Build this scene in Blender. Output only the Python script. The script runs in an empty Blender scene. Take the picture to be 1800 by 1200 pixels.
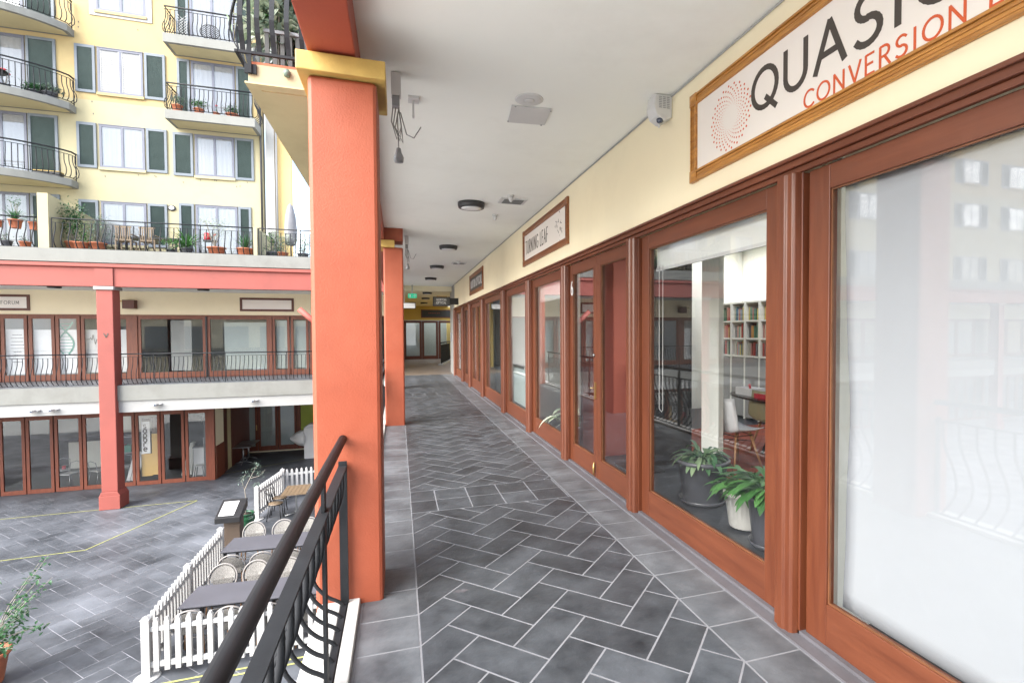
import bpy, math, random
from mathutils import Vector, Matrix
R = math.radians
random.seed(7)
S = bpy.context.scene
COL = S.collection

# ------------------------------------------------------------------ camera
F_PX, YAW, PITCH, ROLL, CX, CY = 896.3, 0.307, -0.0265, -0.0045, 985.2, 607.3
cam_d = bpy.data.cameras.new('camera')
cam = bpy.data.objects.new('camera', cam_d); COL.objects.link(cam); S.camera = cam
cam_d.sensor_width = 36; cam_d.sensor_fit = 'HORIZONTAL'
cam_d.lens = F_PX / 1800 * 36
cam_d.shift_x = -(CX - 900) / 1800
cam_d.shift_y = (CY - 600) / 1800
cam_d.clip_start = 0.05; cam_d.clip_end = 3000
fw = Vector((math.sin(YAW) * math.cos(PITCH), math.cos(YAW) * math.cos(PITCH), math.sin(PITCH)))
rt = Vector((math.cos(YAW), -math.sin(YAW), 0)); up = rt.cross(fw)
r2 = rt * math.cos(ROLL) + up * math.sin(ROLL); u2 = -rt * math.sin(ROLL) + up * math.cos(ROLL)
cam.matrix_world = Matrix(((r2.x, u2.x, -fw.x, 0), (r2.y, u2.y, -fw.y, 0), (r2.z, u2.z, -fw.z, 1.6), (0, 0, 0, 1)))

# ------------------------------------------------------------------ sky, sun, exposure
SUN_EL, SUN_AZ = R(36), R(240)        # azimuth clockwise from +Y: the sun stands behind the camera, to the left
world = bpy.data.worlds.new('World'); S.world = world; world.use_nodes = True
wn, wl = world.node_tree.nodes, world.node_tree.links
wn.clear()
sky = wn.new('ShaderNodeTexSky'); sky.sky_type = 'NISHITA'; sky.sun_disc = False
sky.sun_elevation = SUN_EL; sky.sun_rotation = SUN_AZ; sky.dust_density = 1.5
tc = wn.new('ShaderNodeTexCoord'); cl = wn.new('ShaderNodeTexNoise')
cl.inputs['Scale'].default_value = 3.2; cl.inputs['Detail'].default_value = 8; cl.inputs['Roughness'].default_value = .55
cr = wn.new('ShaderNodeValToRGB'); cr.color_ramp.elements[0].position = .42; cr.color_ramp.elements[1].position = .60
mx = wn.new('ShaderNodeMix'); mx.data_type = 'RGBA'; mx.inputs['B'].default_value = (6.5, 6.8, 7.2, 1)
bg = wn.new('ShaderNodeBackground'); bg.inputs['Strength'].default_value = .06
wo = wn.new('ShaderNodeOutputWorld')
wl.new(tc.outputs['Generated'], cl.inputs['Vector']); wl.new(cl.outputs['Fac'], cr.inputs['Fac'])
wl.new(cr.outputs['Color'], mx.inputs['Factor']); wl.new(sky.outputs['Color'], mx.inputs['A'])
wl.new(mx.outputs['Result'], bg.inputs['Color']); wl.new(bg.outputs['Background'], wo.inputs['Surface'])
sun_d = bpy.data.lights.new('sun', 'SUN'); sun = bpy.data.objects.new('sun', sun_d); COL.objects.link(sun)
sun_d.energy = 1.5; sun_d.angle = R(60); sun_d.color = (1, .96, .9)
sv = Vector((math.sin(SUN_AZ) * math.cos(SUN_EL), math.cos(SUN_AZ) * math.cos(SUN_EL), math.sin(SUN_EL)))
sun.rotation_euler = (-sv).to_track_quat('-Z', 'Y').to_euler(); sun.location = (0, -5, 30)
S.view_settings.view_transform = 'Standard'; S.view_settings.look = 'None'
S.view_settings.exposure = 3.27; S.view_settings.gamma = 1
S.render.engine = 'CYCLES'
cy = S.cycles
cy.max_bounces = 9; cy.diffuse_bounces = 5; cy.glossy_bounces = 4; cy.transparent_max_bounces = 14
cy.transmission_bounces = 4; cy.caustics_reflective = False; cy.caustics_refractive = False
cy.sample_clamp_indirect = 6; cy.use_denoising = True

# ------------------------------------------------------------------ materials
def new_mat(name):
    m = bpy.data.materials.new(name); m.use_nodes = True
    return m, m.node_tree.nodes, m.node_tree.links, m.node_tree.nodes['Principled BSDF']

ALBEDO = {'ceiling_white': 1, 'sign_board': 1, 'interior_white': 1, 'slate_tile': .46, 'slate_tile_pale': .56, 'grout': .42, 'courtyard_paver': .72, 'dark_room_wall': .4, 'dim_room_floor': .4, 'dim_room_wall': .6, 'weathered_white_render': .38, 'white_paint': .52, 'white_plastic': .54, 'white_curtain': .50, 'cream_wall': .93, 'chipped_white_curb': .62, 'orange_stucco': .385, 'rose_red_paint': .70, 'pale_yellow_render': .60, 'pale_cream_render': .62, 'white_sheet': .72, 'threshold_paint': .6,
          'pale_bounce': 1, 'canopy_canvas': 1, 'golden_oak': .95, 'white_cap': 1, 'opal_lens': 1, 'red_stained_timber': .56, 'red_stained_timber_rail': .62}       # colour factors tuned per material, most lowered to balance the high exposure
def mat(name, col, rough=.6, var=.12, vscale=2.0, bump=0.0, bscale=60, metal=0, spec=.5, coords='Object',
        wood=False, dirt=0.0, island=0.0, coat=0.0, col2=None, stretch=None):
    """painted / plastered / wooden surface: two noise scales vary its colour, one its relief"""
    m, n, l, b = new_mat(name)
    k_ = ALBEDO.get(name, .74); col = [c * k_ for c in col]; col2 = [c * k_ for c in col2] if col2 else None
    b.inputs['Roughness'].default_value = rough; b.inputs['Metallic'].default_value = metal
    b.inputs['Specular IOR Level'].default_value = spec
    b.inputs['Coat Weight'].default_value = coat; b.inputs['Coat Roughness'].default_value = .15
    if coords == 'World':
        g = n.new('ShaderNodeNewGeometry'); vec = g.outputs['Position']
    else:
        t = n.new('ShaderNodeTexCoord'); vec = t.outputs['Object']
    if wood or stretch:
        mp = n.new('ShaderNodeMapping'); mp.inputs['Scale'].default_value = stretch or (14, 14, 1.2)
        l.new(vec, mp.inputs['Vector']); nv = mp.outputs['Vector']
    else: nv = vec
    no = n.new('ShaderNodeTexNoise'); no.inputs['Scale'].default_value = vscale; no.inputs['Detail'].default_value = 6
    no.inputs['Roughness'].default_value = .6
    l.new(nv, no.inputs['Vector'])
    c1 = [max(0, c * (1 - var)) for c in col]; c2 = list(col2) if col2 else [min(1, c * (1 + var)) for c in col]
    rp = n.new('ShaderNodeValToRGB'); rp.color_ramp.elements[0].position = .3; rp.color_ramp.elements[1].position = .7
    rp.color_ramp.elements[0].color = (*c1, 1); rp.color_ramp.elements[1].color = (*c2, 1)
    l.new(no.outputs['Fac'], rp.inputs['Fac']); out = rp.outputs['Color']
    if island:
        g2 = n.new('ShaderNodeNewGeometry'); mr = n.new('ShaderNodeMapRange')
        mr.inputs['To Min'].default_value = 1 - island; mr.inputs['To Max'].default_value = 1 + island
        l.new(g2.outputs['Random Per Island'], mr.inputs['Value'])
        mm = n.new('ShaderNodeMix'); mm.data_type = 'RGBA'; mm.blend_type = 'MULTIPLY'; mm.inputs['Factor'].default_value = 1
        l.new(out, mm.inputs['A']); l.new(mr.outputs['Result'], mm.inputs['B']); out = mm.outputs['Result']
    if dirt:
        n2 = n.new('ShaderNodeTexNoise'); n2.inputs['Scale'].default_value = .9; n2.inputs['Detail'].default_value = 9
        n2.inputs['Roughness'].default_value = .72; l.new(vec, n2.inputs['Vector'])
        r2_ = n.new('ShaderNodeValToRGB'); r2_.color_ramp.elements[0].position = .5; r2_.color_ramp.elements[1].position = .72
        l.new(n2.outputs['Fac'], r2_.inputs['Fac'])
        m2 = n.new('ShaderNodeMix'); m2.data_type = 'RGBA'; m2.blend_type = 'MULTIPLY'
        ms = n.new('ShaderNodeMath'); ms.operation = 'MULTIPLY'; ms.inputs[1].default_value = dirt
        l.new(r2_.outputs['Color'], ms.inputs[0]); l.new(ms.outputs[0], m2.inputs['Factor'])
        l.new(out, m2.inputs['A']); m2.inputs['B'].default_value = (.45, .40, .36, 1); out = m2.outputs['Result']
    l.new(out, b.inputs['Base Color'])
    rr = n.new('ShaderNodeMapRange'); rr.inputs['To Min'].default_value = max(0, rough - .08); rr.inputs['To Max'].default_value = min(1, rough + .1)
    l.new(no.outputs['Fac'], rr.inputs['Value']); l.new(rr.outputs['Result'], b.inputs['Roughness'])
    if bump:
        nb = n.new('ShaderNodeTexNoise'); nb.inputs['Scale'].default_value = bscale; nb.inputs['Detail'].default_value = 4
        l.new(nv if wood else vec, nb.inputs['Vector'])
        bp = n.new('ShaderNodeBump'); bp.inputs['Strength'].default_value = min(1, bump); bp.inputs['Distance'].default_value = .004
        l.new(nb.outputs['Fac'], bp.inputs['Height']); l.new(bp.outputs['Normal'], b.inputs['Normal'])
    return m

def glass_mat(name, base=.07, tint=(.985, .99, .99), rough=0.0):
    m, n, l, b = new_mat(name); n.remove(b)
    lw = n.new('ShaderNodeLayerWeight'); lw.inputs['Blend'].default_value = .5
    pw = n.new('ShaderNodeMath'); pw.operation = 'POWER'; pw.inputs[1].default_value = 4.2
    ma = n.new('ShaderNodeMath'); ma.operation = 'MULTIPLY_ADD'; ma.inputs[1].default_value = 1 - base; ma.inputs[2].default_value = base
    l.new(lw.outputs['Facing'], pw.inputs[0]); l.new(pw.outputs[0], ma.inputs[0])
    tr = n.new('ShaderNodeBsdfTransparent'); tr.inputs['Color'].default_value = (*tint, 1)
    gl = n.new('ShaderNodeBsdfGlossy'); gl.inputs['Roughness'].default_value = rough
    gl.inputs['Color'].default_value = (.96, .98, 1, 1)
    ms = n.new('ShaderNodeMixShader'); l.new(ma.outputs[0], ms.inputs['Fac'])
    l.new(tr.outputs[0], ms.inputs[1]); l.new(gl.outputs[0], ms.inputs[2])
    l.new(ms.outputs[0], n['Material Output'].inputs['Surface'])
    return m

def leaf_mat(name, c1, c2, var=.5):
    m, n, l, b = new_mat(name)
    c1 = [c * .9 for c in c1]; c2 = [c * .9 for c in c2]
    g = n.new('ShaderNodeNewGeometry'); rp = n.new('ShaderNodeValToRGB')
    rp.color_ramp.elements[0].color = (*c1, 1); rp.color_ramp.elements[1].color = (*c2, 1)
    l.new(g.outputs['Random Per Island'], rp.inputs['Fac']); l.new(rp.outputs['Color'], b.inputs['Base Color'])
    b.inputs['Roughness'].default_value = .42
    b.inputs['Subsurface Weight'].default_value = 0
    t = n.new('ShaderNodeBsdfTranslucent'); l.new(rp.outputs['Color'], t.inputs['Color'])
    ms = n.new('ShaderNodeMixShader'); ms.inputs['Fac'].default_value = .25
    l.new(b.outputs[0], ms.inputs[1]); l.new(t.outputs[0], ms.inputs[2]); l.new(ms.outputs[0], n['Material Output'].inputs['Surface'])
    return m

M = {}
M['orange'] = mat('orange_stucco', (.76, .145, .055), .55, .12, 1.3, .35, 90, dirt=.36, col2=(.82, .20, .095))
M['beam_red'] = mat('red_paint', (.40, .075, .04), .6, .12, 1.5, .25, 60, dirt=.2)
M['rose'] = mat('rose_red_paint', (.34, .078, .060), .65, .10, .8, .15, 40, dirt=.18, coords='World')
M['yellow_cap'] = mat('ochre_paint', (.70, .47, .13), .6, .16, 5, .3, 50, dirt=.4)
M['cream'] = mat('cream_wall', (.86, .77, .56), .8, .04, .8, .12, 90, coords='World', dirt=.10)
M['ceiling'] = mat('ceiling_white', (.86, .87, .83), .85, .03, .5, .06, 60, coords='World', dirt=.10)
M['apt'] = mat('pale_yellow_render', (.64, .49, .24), .85, .05, .5, .1, 50, coords='World', dirt=.16)
M['apt_low'] = mat('pale_cream_render', (.57, .51, .32), .85, .05, .5, .1, 50, coords='World', dirt=.16)
M['apt_orange'] = mat('warm_yellow_render', (.68, .50, .22), .85, .05, .5, .1, 50, coords='World', dirt=.12)
M['soffit'] = mat('balcony_soffit', (.62, .53, .30), .85, .05, .8, .1, 50, coords='World', dirt=.25)
M['white'] = mat('white_paint', (.54, .54, .53), .6, .04, 1.5, .1, 60, dirt=.15)
M['ledge'] = mat('weathered_white_render', (.47, .475, .44), .8, .06, 1.2, .15, 50, coords='World', dirt=.35, stretch=(2.5, 2.5, .4))
M['fitting'] = mat('fitting_white', (.8, .8, .8), .4, .03, 3)
M['white_plain'] = mat('white_plastic', (.76, .76, .76), .4, .03, 3)
M['wood'] = mat('red_stained_timber', (.18, .045, .019), .40, .15, 1.6, .15, 8, wood=True, coat=.12, col2=(.255, .075, .030), stretch=(9, 9, .8), dirt=.15)
M['wood_h'] = mat('red_stained_timber_rail', (.17, .046, .020), .42, .15, 1.6, .15, 8, wood=True, coat=.12, col2=(.235, .070, .030), stretch=(9, .8, 9), dirt=.2)
M['wood_opp'] = mat('red_timber_far', (.20, .055, .028), .5, .22, 2.0, .2, 8, wood=True, col2=(.26, .08, .038))
M['wood_low'] = mat('red_timber_ground', (.20, .048, .024), .5, .22, 2.0, .2, 8, wood=True, col2=(.27, .07, .032))
M['wood_dark'] = mat('dark_timber', (.13, .035, .022), .45, .25, 3, .2, 8, wood=True)
M['sign_wood'] = mat('golden_oak', (.48, .19, .035), .4, .35, 2.6, .3, 6, wood=True, coat=.3, col2=(.60, .28, .06), stretch=(18, 1.6, 18))
M['bead'] = mat('bead_wood', (.19, .075, .032), .5, .3, 6)
M['sign_wood_red'] = mat('sign_frame_wood', (.33, .10, .03), .4, .35, 2.6, .3, 6, wood=True, coat=.3, col2=(.45, .17, .05), stretch=(18, 1.6, 18))
M['sign_face'] = mat('sign_board', (.78, .74, .70), .5, .02, 2)
M['ink'] = mat('dark_ink', (.075, .062, .052), .5, .05, 4)
M['ink_orange'] = mat('orange_ink', (.80, .13, .035), .5, .05, 4)
M['ink_white'] = mat('white_ink', (.8, .8, .8), .5, .05, 4)
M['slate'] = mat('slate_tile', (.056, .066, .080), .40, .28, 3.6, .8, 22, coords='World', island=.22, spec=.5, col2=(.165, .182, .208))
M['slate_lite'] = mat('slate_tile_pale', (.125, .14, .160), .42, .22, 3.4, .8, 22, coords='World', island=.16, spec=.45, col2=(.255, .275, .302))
M['slate_ct'] = mat('courtyard_paver', (.052, .060, .073), .5, .35, .7, .3, 16, coords='World', island=.14, spec=.4, col2=(.175, .188, .215))
M['grout'] = mat('grout', (.46, .47, .51), .9, .12, 6, .3, 80, coords='World')
M['grout_ct'] = mat('courtyard_grout', (.035, .035, .045), .9, .5, 1.5, .2, 80, coords='World', col2=(.40, .40, .44))
M['step'] = mat('threshold_paint', (.17, .165, .185), .6, .15, 4, .3, 40, coords='World', dirt=.3)
M['brown_floor'] = mat('brown_floor', (.22, .17, .13), .5, .2, 3, .2, 30, coords='World')
M['iron'] = mat('charcoal_metal', (.024, .026, .030), .55, .25, 8, .1, 50, spec=.16)
M['iron_grey'] = mat('weathered_iron', (.05, .05, .055), .45, .2, 8)
M['curb_white'] = mat('chipped_white_curb', (.78, .78, .76), .6, .08, 6, .5, 40, coords='World', dirt=.35)
M['shutter_frame'] = mat('slate_blue_paint', (.17, .20, .235), .5, .1, 3)
M['shutter'] = mat('dark_green_louvre', (.075, .11, .105), .5, .15, 3)
M['win_frame'] = mat('grey_blue_frame', (.15, .16, .21), .45, .1, 3)
M['curtain'] = mat('white_curtain', (.46, .47, .50), .8, .07, 3, .0, coords='Object', stretch=(9, 9, .4))
M['sheet'] = mat('white_sheet', (.41, .43, .46), .75, .03, .7)
M['blind'] = mat('roller_blind', (.72, .73, .71), .7, .03, 2)
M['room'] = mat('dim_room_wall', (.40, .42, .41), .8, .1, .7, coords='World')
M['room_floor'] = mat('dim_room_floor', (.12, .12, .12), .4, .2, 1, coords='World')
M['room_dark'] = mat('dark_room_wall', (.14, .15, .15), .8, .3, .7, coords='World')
M['glass'] = glass_mat('shop_glass', .04)
M['glass_far'] = glass_mat('far_glass', .05)
M['frost'] = mat('frosted_film', (.40, .46, .44), .5, .05, 2)
M['mint'] = mat('pale_green_film', (.50, .60, .58), .45, .05, 1)
M['terracotta'] = mat('terracotta', (.52, .17, .085), .7, .15, 6, .3, 60)
M['soil'] = mat('soil', (.05, .035, .025), .95, .3, 20, .8, 80)
M['pot_grey'] = mat('grey_plastic_pot', (.12, .125, .145), .35, .08, 3)
M['pot_white'] = mat('ivory_plastic_pot', (.72, .71, .67), .4, .05, 3)
M['pot_green'] = mat('green_glazed_pot', (.02, .10, .045), .15, .25, 3, coat=.6)
M['leaf'] = leaf_mat('green_leaf', (.03, .11, .03), (.10, .26, .07))
M['leaf_dark'] = leaf_mat('dark_green_leaf', (.018, .07, .03), (.06, .17, .06))
M['leaf_var'] = leaf_mat('variegated_leaf', (.05, .17, .07), (.30, .42, .24))
M['leaf_pale'] = leaf_mat('pale_leaf', (.20, .28, .18), (.55, .60, .48))
M['leaf_olive'] = leaf_mat('olive_leaf', (.10, .16, .12), (.24, .32, .26))
M['bark'] = mat('bark', (.30, .27, .23), .9, .2, 12, .6, 60)
M['flower_red'] = mat('red_flower', (.6, .02, .04), .5, .1, 5)
M['rattan'] = mat('woven_rattan', (.07, .065, .06), .6, .45, 90, .6, 120, col2=(.50, .48, .45))
M['cane'] = mat('grey_cane', (.30, .28, .27), .5, .15, 10)
M['tabletop'] = mat('charcoal_tabletop', (.11, .11, .13), .4, .1, 2)
M['tan_wood'] = mat('weathered_teak', (.20, .14, .085), .5, .3, 3, .3, 10, wood=True, stretch=(3, 14, 14))
M['steel'] = mat('brushed_steel', (.42, .43, .44), .3, .06, 8, metal=.8)
M['brass'] = mat('brass', (.60, .40, .16), .3, .08, 10, metal=.8)
M['black'] = mat('black_paint', (.018, .018, .02), .4, .2, 6)
M['plastic_grey'] = mat('grey_plastic', (.35, .36, .38), .4, .05, 3)
M['umbrella'] = mat('grey_canvas', (.24, .24, .26), .8, .15, 4)
M['yellow_tape'] = mat('yellow_line_paint', (.50, .50, .16), .6, .25, 8, coords='World')
M['lime'] = mat('lime_poster', (.42, .50, .06), .5, .08, 2)
M['gold_card'] = mat('mustard_panel', (.55, .35, .10), .5, .08, 2)
M['brown_card'] = mat('brown_panel', (.10, .07, .05), .5, .08, 2)
M['sign_grey'] = mat('dark_sign', (.10, .10, .095), .5, .05, 2)
M['exit_green'] = mat('exit_green', (.02, .45, .25), .4, .03, 2)
M['exit_green'].node_tree.nodes['Principled BSDF'].inputs['Emission Color'].default_value = (.02, .55, .3, 1)
M['exit_green'].node_tree.nodes['Principled BSDF'].inputs['Emission Strength'].default_value = .07
M['rug_red'] = mat('red_rug', (.30, .06, .03), .9, .3, 5, .2, 60)
M['orange_fabric'] = mat('orange_fabric', (.75, .15, .02), .8, .1, 4)
M['shell'] = mat('white_shell', (.70, .69, .70), .35, .03, 3)
M['shell_olive'] = mat('olive_shell', (.38, .35, .20), .4, .05, 3)
M['leg_wood'] = mat('pale_leg_wood', (.38, .19, .08), .5, .1, 6, wood=True)
M['desk'] = mat('dark_glossy_desk', (.045, .035, .03), .2, .2, 3)
M['lens'] = mat('dark_lens', (.05, .07, .12), .1, .1, 4, coat=1)
M['lamp_glow'] = mat('opal_lens', (.78, .78, .78), .4, .02, 2)
M['interior_white'] = mat('interior_white', (.72, .72, .66), .7, .03, 1, coords='World')
M['maroon_wall'] = mat('maroon_wall', (.33, .085, .07), .7, .08, 1, coords='World')
M['card_white'] = mat('white_card', (.78, .78, .78), .5, .04, 4)
M['olive_wall'] = mat('ochre_olive_wall', (.60, .47, .15), .7, .06, 1, coords='World')
M['exit_wall'] = mat('mustard_wall', (.62, .43, .11), .75, .06, 1, coords='World')
M['teal_dna'] = mat('teal_decal', (.03, .30, .20), .5, .1, 4)
M['book'] = []
for i, c in enumerate([(.45, .05, .04), (.05, .14, .25), (.60, .30, .08), (.55, .52, .42), (.05, .2, .13), (.62, .50, .1), (.1, .09, .1), (.5, .2, .16), (.25, .33, .4)]):
    M['book'].append(mat('book_cover', c, .5, .1, 8))

# ------------------------------------------------------------------ mesh builder
class MB:
    def __init__(s): s.v, s.f, s.sm = [], [], []
    def add(s, vs, fs, smooth=False):
        o = len(s.v); s.v += [tuple(v) for v in vs]; s.f += [tuple(i + o for i in f) for f in fs]; s.sm += [smooth] * len(fs); return s
    def box(s, x0, x1, y0, y1, z0, z1):
        if x0 > x1: x0, x1 = x1, x0
        if y0 > y1: y0, y1 = y1, y0
        if z0 > z1: z0, z1 = z1, z0
        v = [(x0, y0, z0), (x1, y0, z0), (x1, y1, z0), (x0, y1, z0), (x0, y0, z1), (x1, y0, z1), (x1, y1, z1), (x0, y1, z1)]
        return s.add(v, [(0, 3, 2, 1), (4, 5, 6, 7), (0, 1, 5, 4), (1, 2, 6, 5), (2, 3, 7, 6), (3, 0, 4, 7)])
    def obox(s, c, size, rz=0, rx=0, ry=0):
        m = Matrix.Rotation(rz, 3, 'Z') @ Matrix.Rotation(ry, 3, 'Y') @ Matrix.Rotation(rx, 3, 'X'); a, b, h = [q / 2 for q in size]
        v = [Vector(c) + m @ Vector(p) for p in [(-a, -b, -h), (a, -b, -h), (a, b, -h), (-a, b, -h), (-a, -b, h), (a, -b, h), (a, b, h), (-a, b, h)]]
        return s.add(v, [(0, 3, 2, 1), (4, 5, 6, 7), (0, 1, 5, 4), (1, 2, 6, 5), (2, 3, 7, 6), (3, 0, 4, 7)])
    def prism(s, poly, axis, a, b):
        """extrude a 2-D polygon: axis 'X' poly=(y,z), 'Y' poly=(x,z), 'Z' poly=(x,y)"""
        n = len(poly)
        def P(p, t): return {'X': (t, p[0], p[1]), 'Y': (p[0], t, p[1]), 'Z': (p[0], p[1], t)}[axis]
        v = [P(p, a) for p in poly] + [P(p, b) for p in poly]
        ar = sum(poly[i][0] * poly[(i + 1) % n][1] - poly[(i + 1) % n][0] * poly[i][1] for i in range(n))
        fl = (ar > 0) ^ (axis == 'Y') ^ (b < a)
        top = tuple(range(n, 2 * n)); bot = tuple(range(n - 1, -1, -1))
        sd = [(i, (i + 1) % n, (i + 1) % n + n, i + n) for i in range(n)]
        if not fl: top, bot, sd = top[::-1], bot[::-1], [q[::-1] for q in sd]
        return s.add(v, [top, bot] + sd)
    def tube(s, pts, r, seg=8, cap=True, flat=None):
        pts = [Vector(p) for p in pts]; n = len(pts)
        rs = r if isinstance(r, (list, tuple)) else [r] * n
        d0 = (pts[1] - pts[0]).normalized(); a = d0.orthogonal().normalized()
        if flat is not None: a = (Vector(flat) - d0 * d0.dot(Vector(flat))).normalized()
        vs = []
        for i, p in enumerate(pts):
            d = (pts[min(i + 1, n - 1)] - pts[max(i - 1, 0)]).normalized()
            a = (a - d * d.dot(a)).normalized(); b = d.cross(a)
            for k in range(seg):
                t = 2 * math.pi * k / seg + (math.pi / 4 if seg == 4 else 0)
                vs.append(p + (a * math.cos(t) + b * math.sin(t)) * rs[i])
        fs = [(i * seg + k, i * seg + (k + 1) % seg, (i + 1) * seg + (k + 1) % seg, (i + 1) * seg + k) for i in range(n - 1) for k in range(seg)]
        s.add(vs, fs, seg > 4)
        if cap: s.f += [tuple(len(s.v) - n * seg + k for k in range(seg))[::-1], tuple(len(s.v) - seg + k for k in range(seg))]; s.sm += [False] * 2
        return s
    def strap(s, pts, w, t, wdir):
        """flat bar of width w along wdir and thickness t"""
        pts = [Vector(p) for p in pts]; n = len(pts); wd = Vector(wdir).normalized(); vs = []
        for i, p in enumerate(pts):
            d = (pts[min(i + 1, n - 1)] - pts[max(i - 1, 0)]).normalized(); b = d.cross(wd).normalized()
            for sx, sy in ((-1, -1), (1, -1), (1, 1), (-1, 1)): vs.append(p + wd * sx * w / 2 + b * sy * t / 2)
        fs = [(i * 4 + k, i * 4 + (k + 1) % 4, (i + 1) * 4 + (k + 1) % 4, (i + 1) * 4 + k) for i in range(n - 1) for k in range(4)]
        fs += [(3, 2, 1, 0), tuple((n - 1) * 4 + k for k in range(4))]
        return s.add(vs, fs)
    def lathe(s, prof, c=(0, 0, 0), seg=24, smooth=True, ribs=0, amp=0):
        vs = []; n = len(prof)
        for r, z in prof:
            for k in range(seg):
                t = 2 * math.pi * k / seg; rr = r * (1 + (amp if ribs and k % 2 else 0)); vs.append((c[0] + rr * math.cos(t), c[1] + rr * math.sin(t), c[2] + z))
        fs = [(i * seg + k, i * seg + (k + 1) % seg, (i + 1) * seg + (k + 1) % seg, (i + 1) * seg + k) for i in range(n - 1) for k in range(seg)]
        s.add(vs, fs, smooth); o = len(s.v) - n * seg
        s.f += [tuple(o + k for k in range(seg))[::-1], tuple(o + (n - 1) * seg + k for k in range(seg))]; s.sm += [False] * 2
        return s
    def leaf(s, base, d, L, w, droop=.5, seg=4, fold=.25):
        """an arching, folded leaf blade"""
        base = Vector(base); d = Vector(d).normalized(); side = d.cross(Vector((0, 0, 1)))
        if side.length < .05: side = Vector((1, 0, 0))
        side.normalize(); vs = []; p = base.copy(); dd = d.copy()
        for i in range(seg + 1):
            t = i / seg; ww = w * (math.sin(math.pi * min(1, t * .93 + .06)) ** .8) * .5
            nrm = side.cross(dd)
            vs += [p - side * ww + nrm * ww * fold, p.copy(), p + side * ww + nrm * ww * fold]
            dd = (dd + Vector((0, 0, -droop / seg))).normalized(); p = p + dd * (L / seg)
        fs = []
        for i in range(seg):
            a = i * 3; fs += [(a, a + 1, a + 4, a + 3), (a + 1, a + 2, a + 5, a + 4)]
        return s.add(vs, fs, True)
    def build(s, name, m, parent=None, local=False, bevel=0, label=None, cat=None, group=None, kind=None, keep=False):
        me = bpy.data.meshes.new(name); o = bpy.data.objects.new(name, me); COL.objects.link(o)
        if keep or not s.v: off = Vector((0, 0, 0))
        else:
            xs = [v[0] for v in s.v]; ys = [v[1] for v in s.v]; zs = [v[2] for v in s.v]
            off = Vector(((min(xs) + max(xs)) / 2, (min(ys) + max(ys)) / 2, min(zs)))
        me.from_pydata([Vector(v) - off for v in s.v], [], s.f)
        me.polygons.foreach_set('use_smooth', s.sm); me.update()
        me.materials.append(m)
        if parent:
            o.parent = parent
            if not local:
                w = Vector((0, 0, 0)); q = parent
                while q: w += q.location; q = q.parent
                off = off - w
        o.location = off
        if bevel:
            b = o.modifiers.new('bevel', 'BEVEL'); b.width = bevel; b.segments = 2; b.limit_method = 'ANGLE'
            b.harden_normals = False
        tag(o, label, cat, group, kind)
        return o

def tag(o, label=None, cat=None, group=None, kind=None):
    if label: o['label'] = label
    if cat: o['category'] = cat
    if group: o['group'] = group
    if kind: o['kind'] = kind
    return o
def empty(name, loc, label=None, cat=None, group=None, rz=0, parent=None):
    o = bpy.data.objects.new(name, None); COL.objects.link(o); o.empty_display_size = .1
    o.location = loc; o.rotation_euler = (0, 0, rz)
    if parent: o.parent = parent
    return tag(o, label, cat, group)
def copy_tree(o, parent=None, label=None, group=None):
    c = o.copy(); COL.objects.link(c); c.parent = parent
    if label: c['label'] = label
    if group: c['group'] = group
    for ch in list(o.children): copy_tree(ch, c)
    return c
def place(proto, used, loc, rz, label, group=None, scale=None):
    """first use moves the prototype itself, later uses copy it"""
    o = proto if not used else copy_tree(proto)
    used.append(o); o.location = loc; o.rotation_euler = (0, 0, rz); o['label'] = label
    if group: o['group'] = group
    if scale: o.scale = scale
    return o
def dup_part(o, parent, loc):
    c = o.copy(); COL.objects.link(c); c.parent = parent; c.location = loc
    return c

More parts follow.
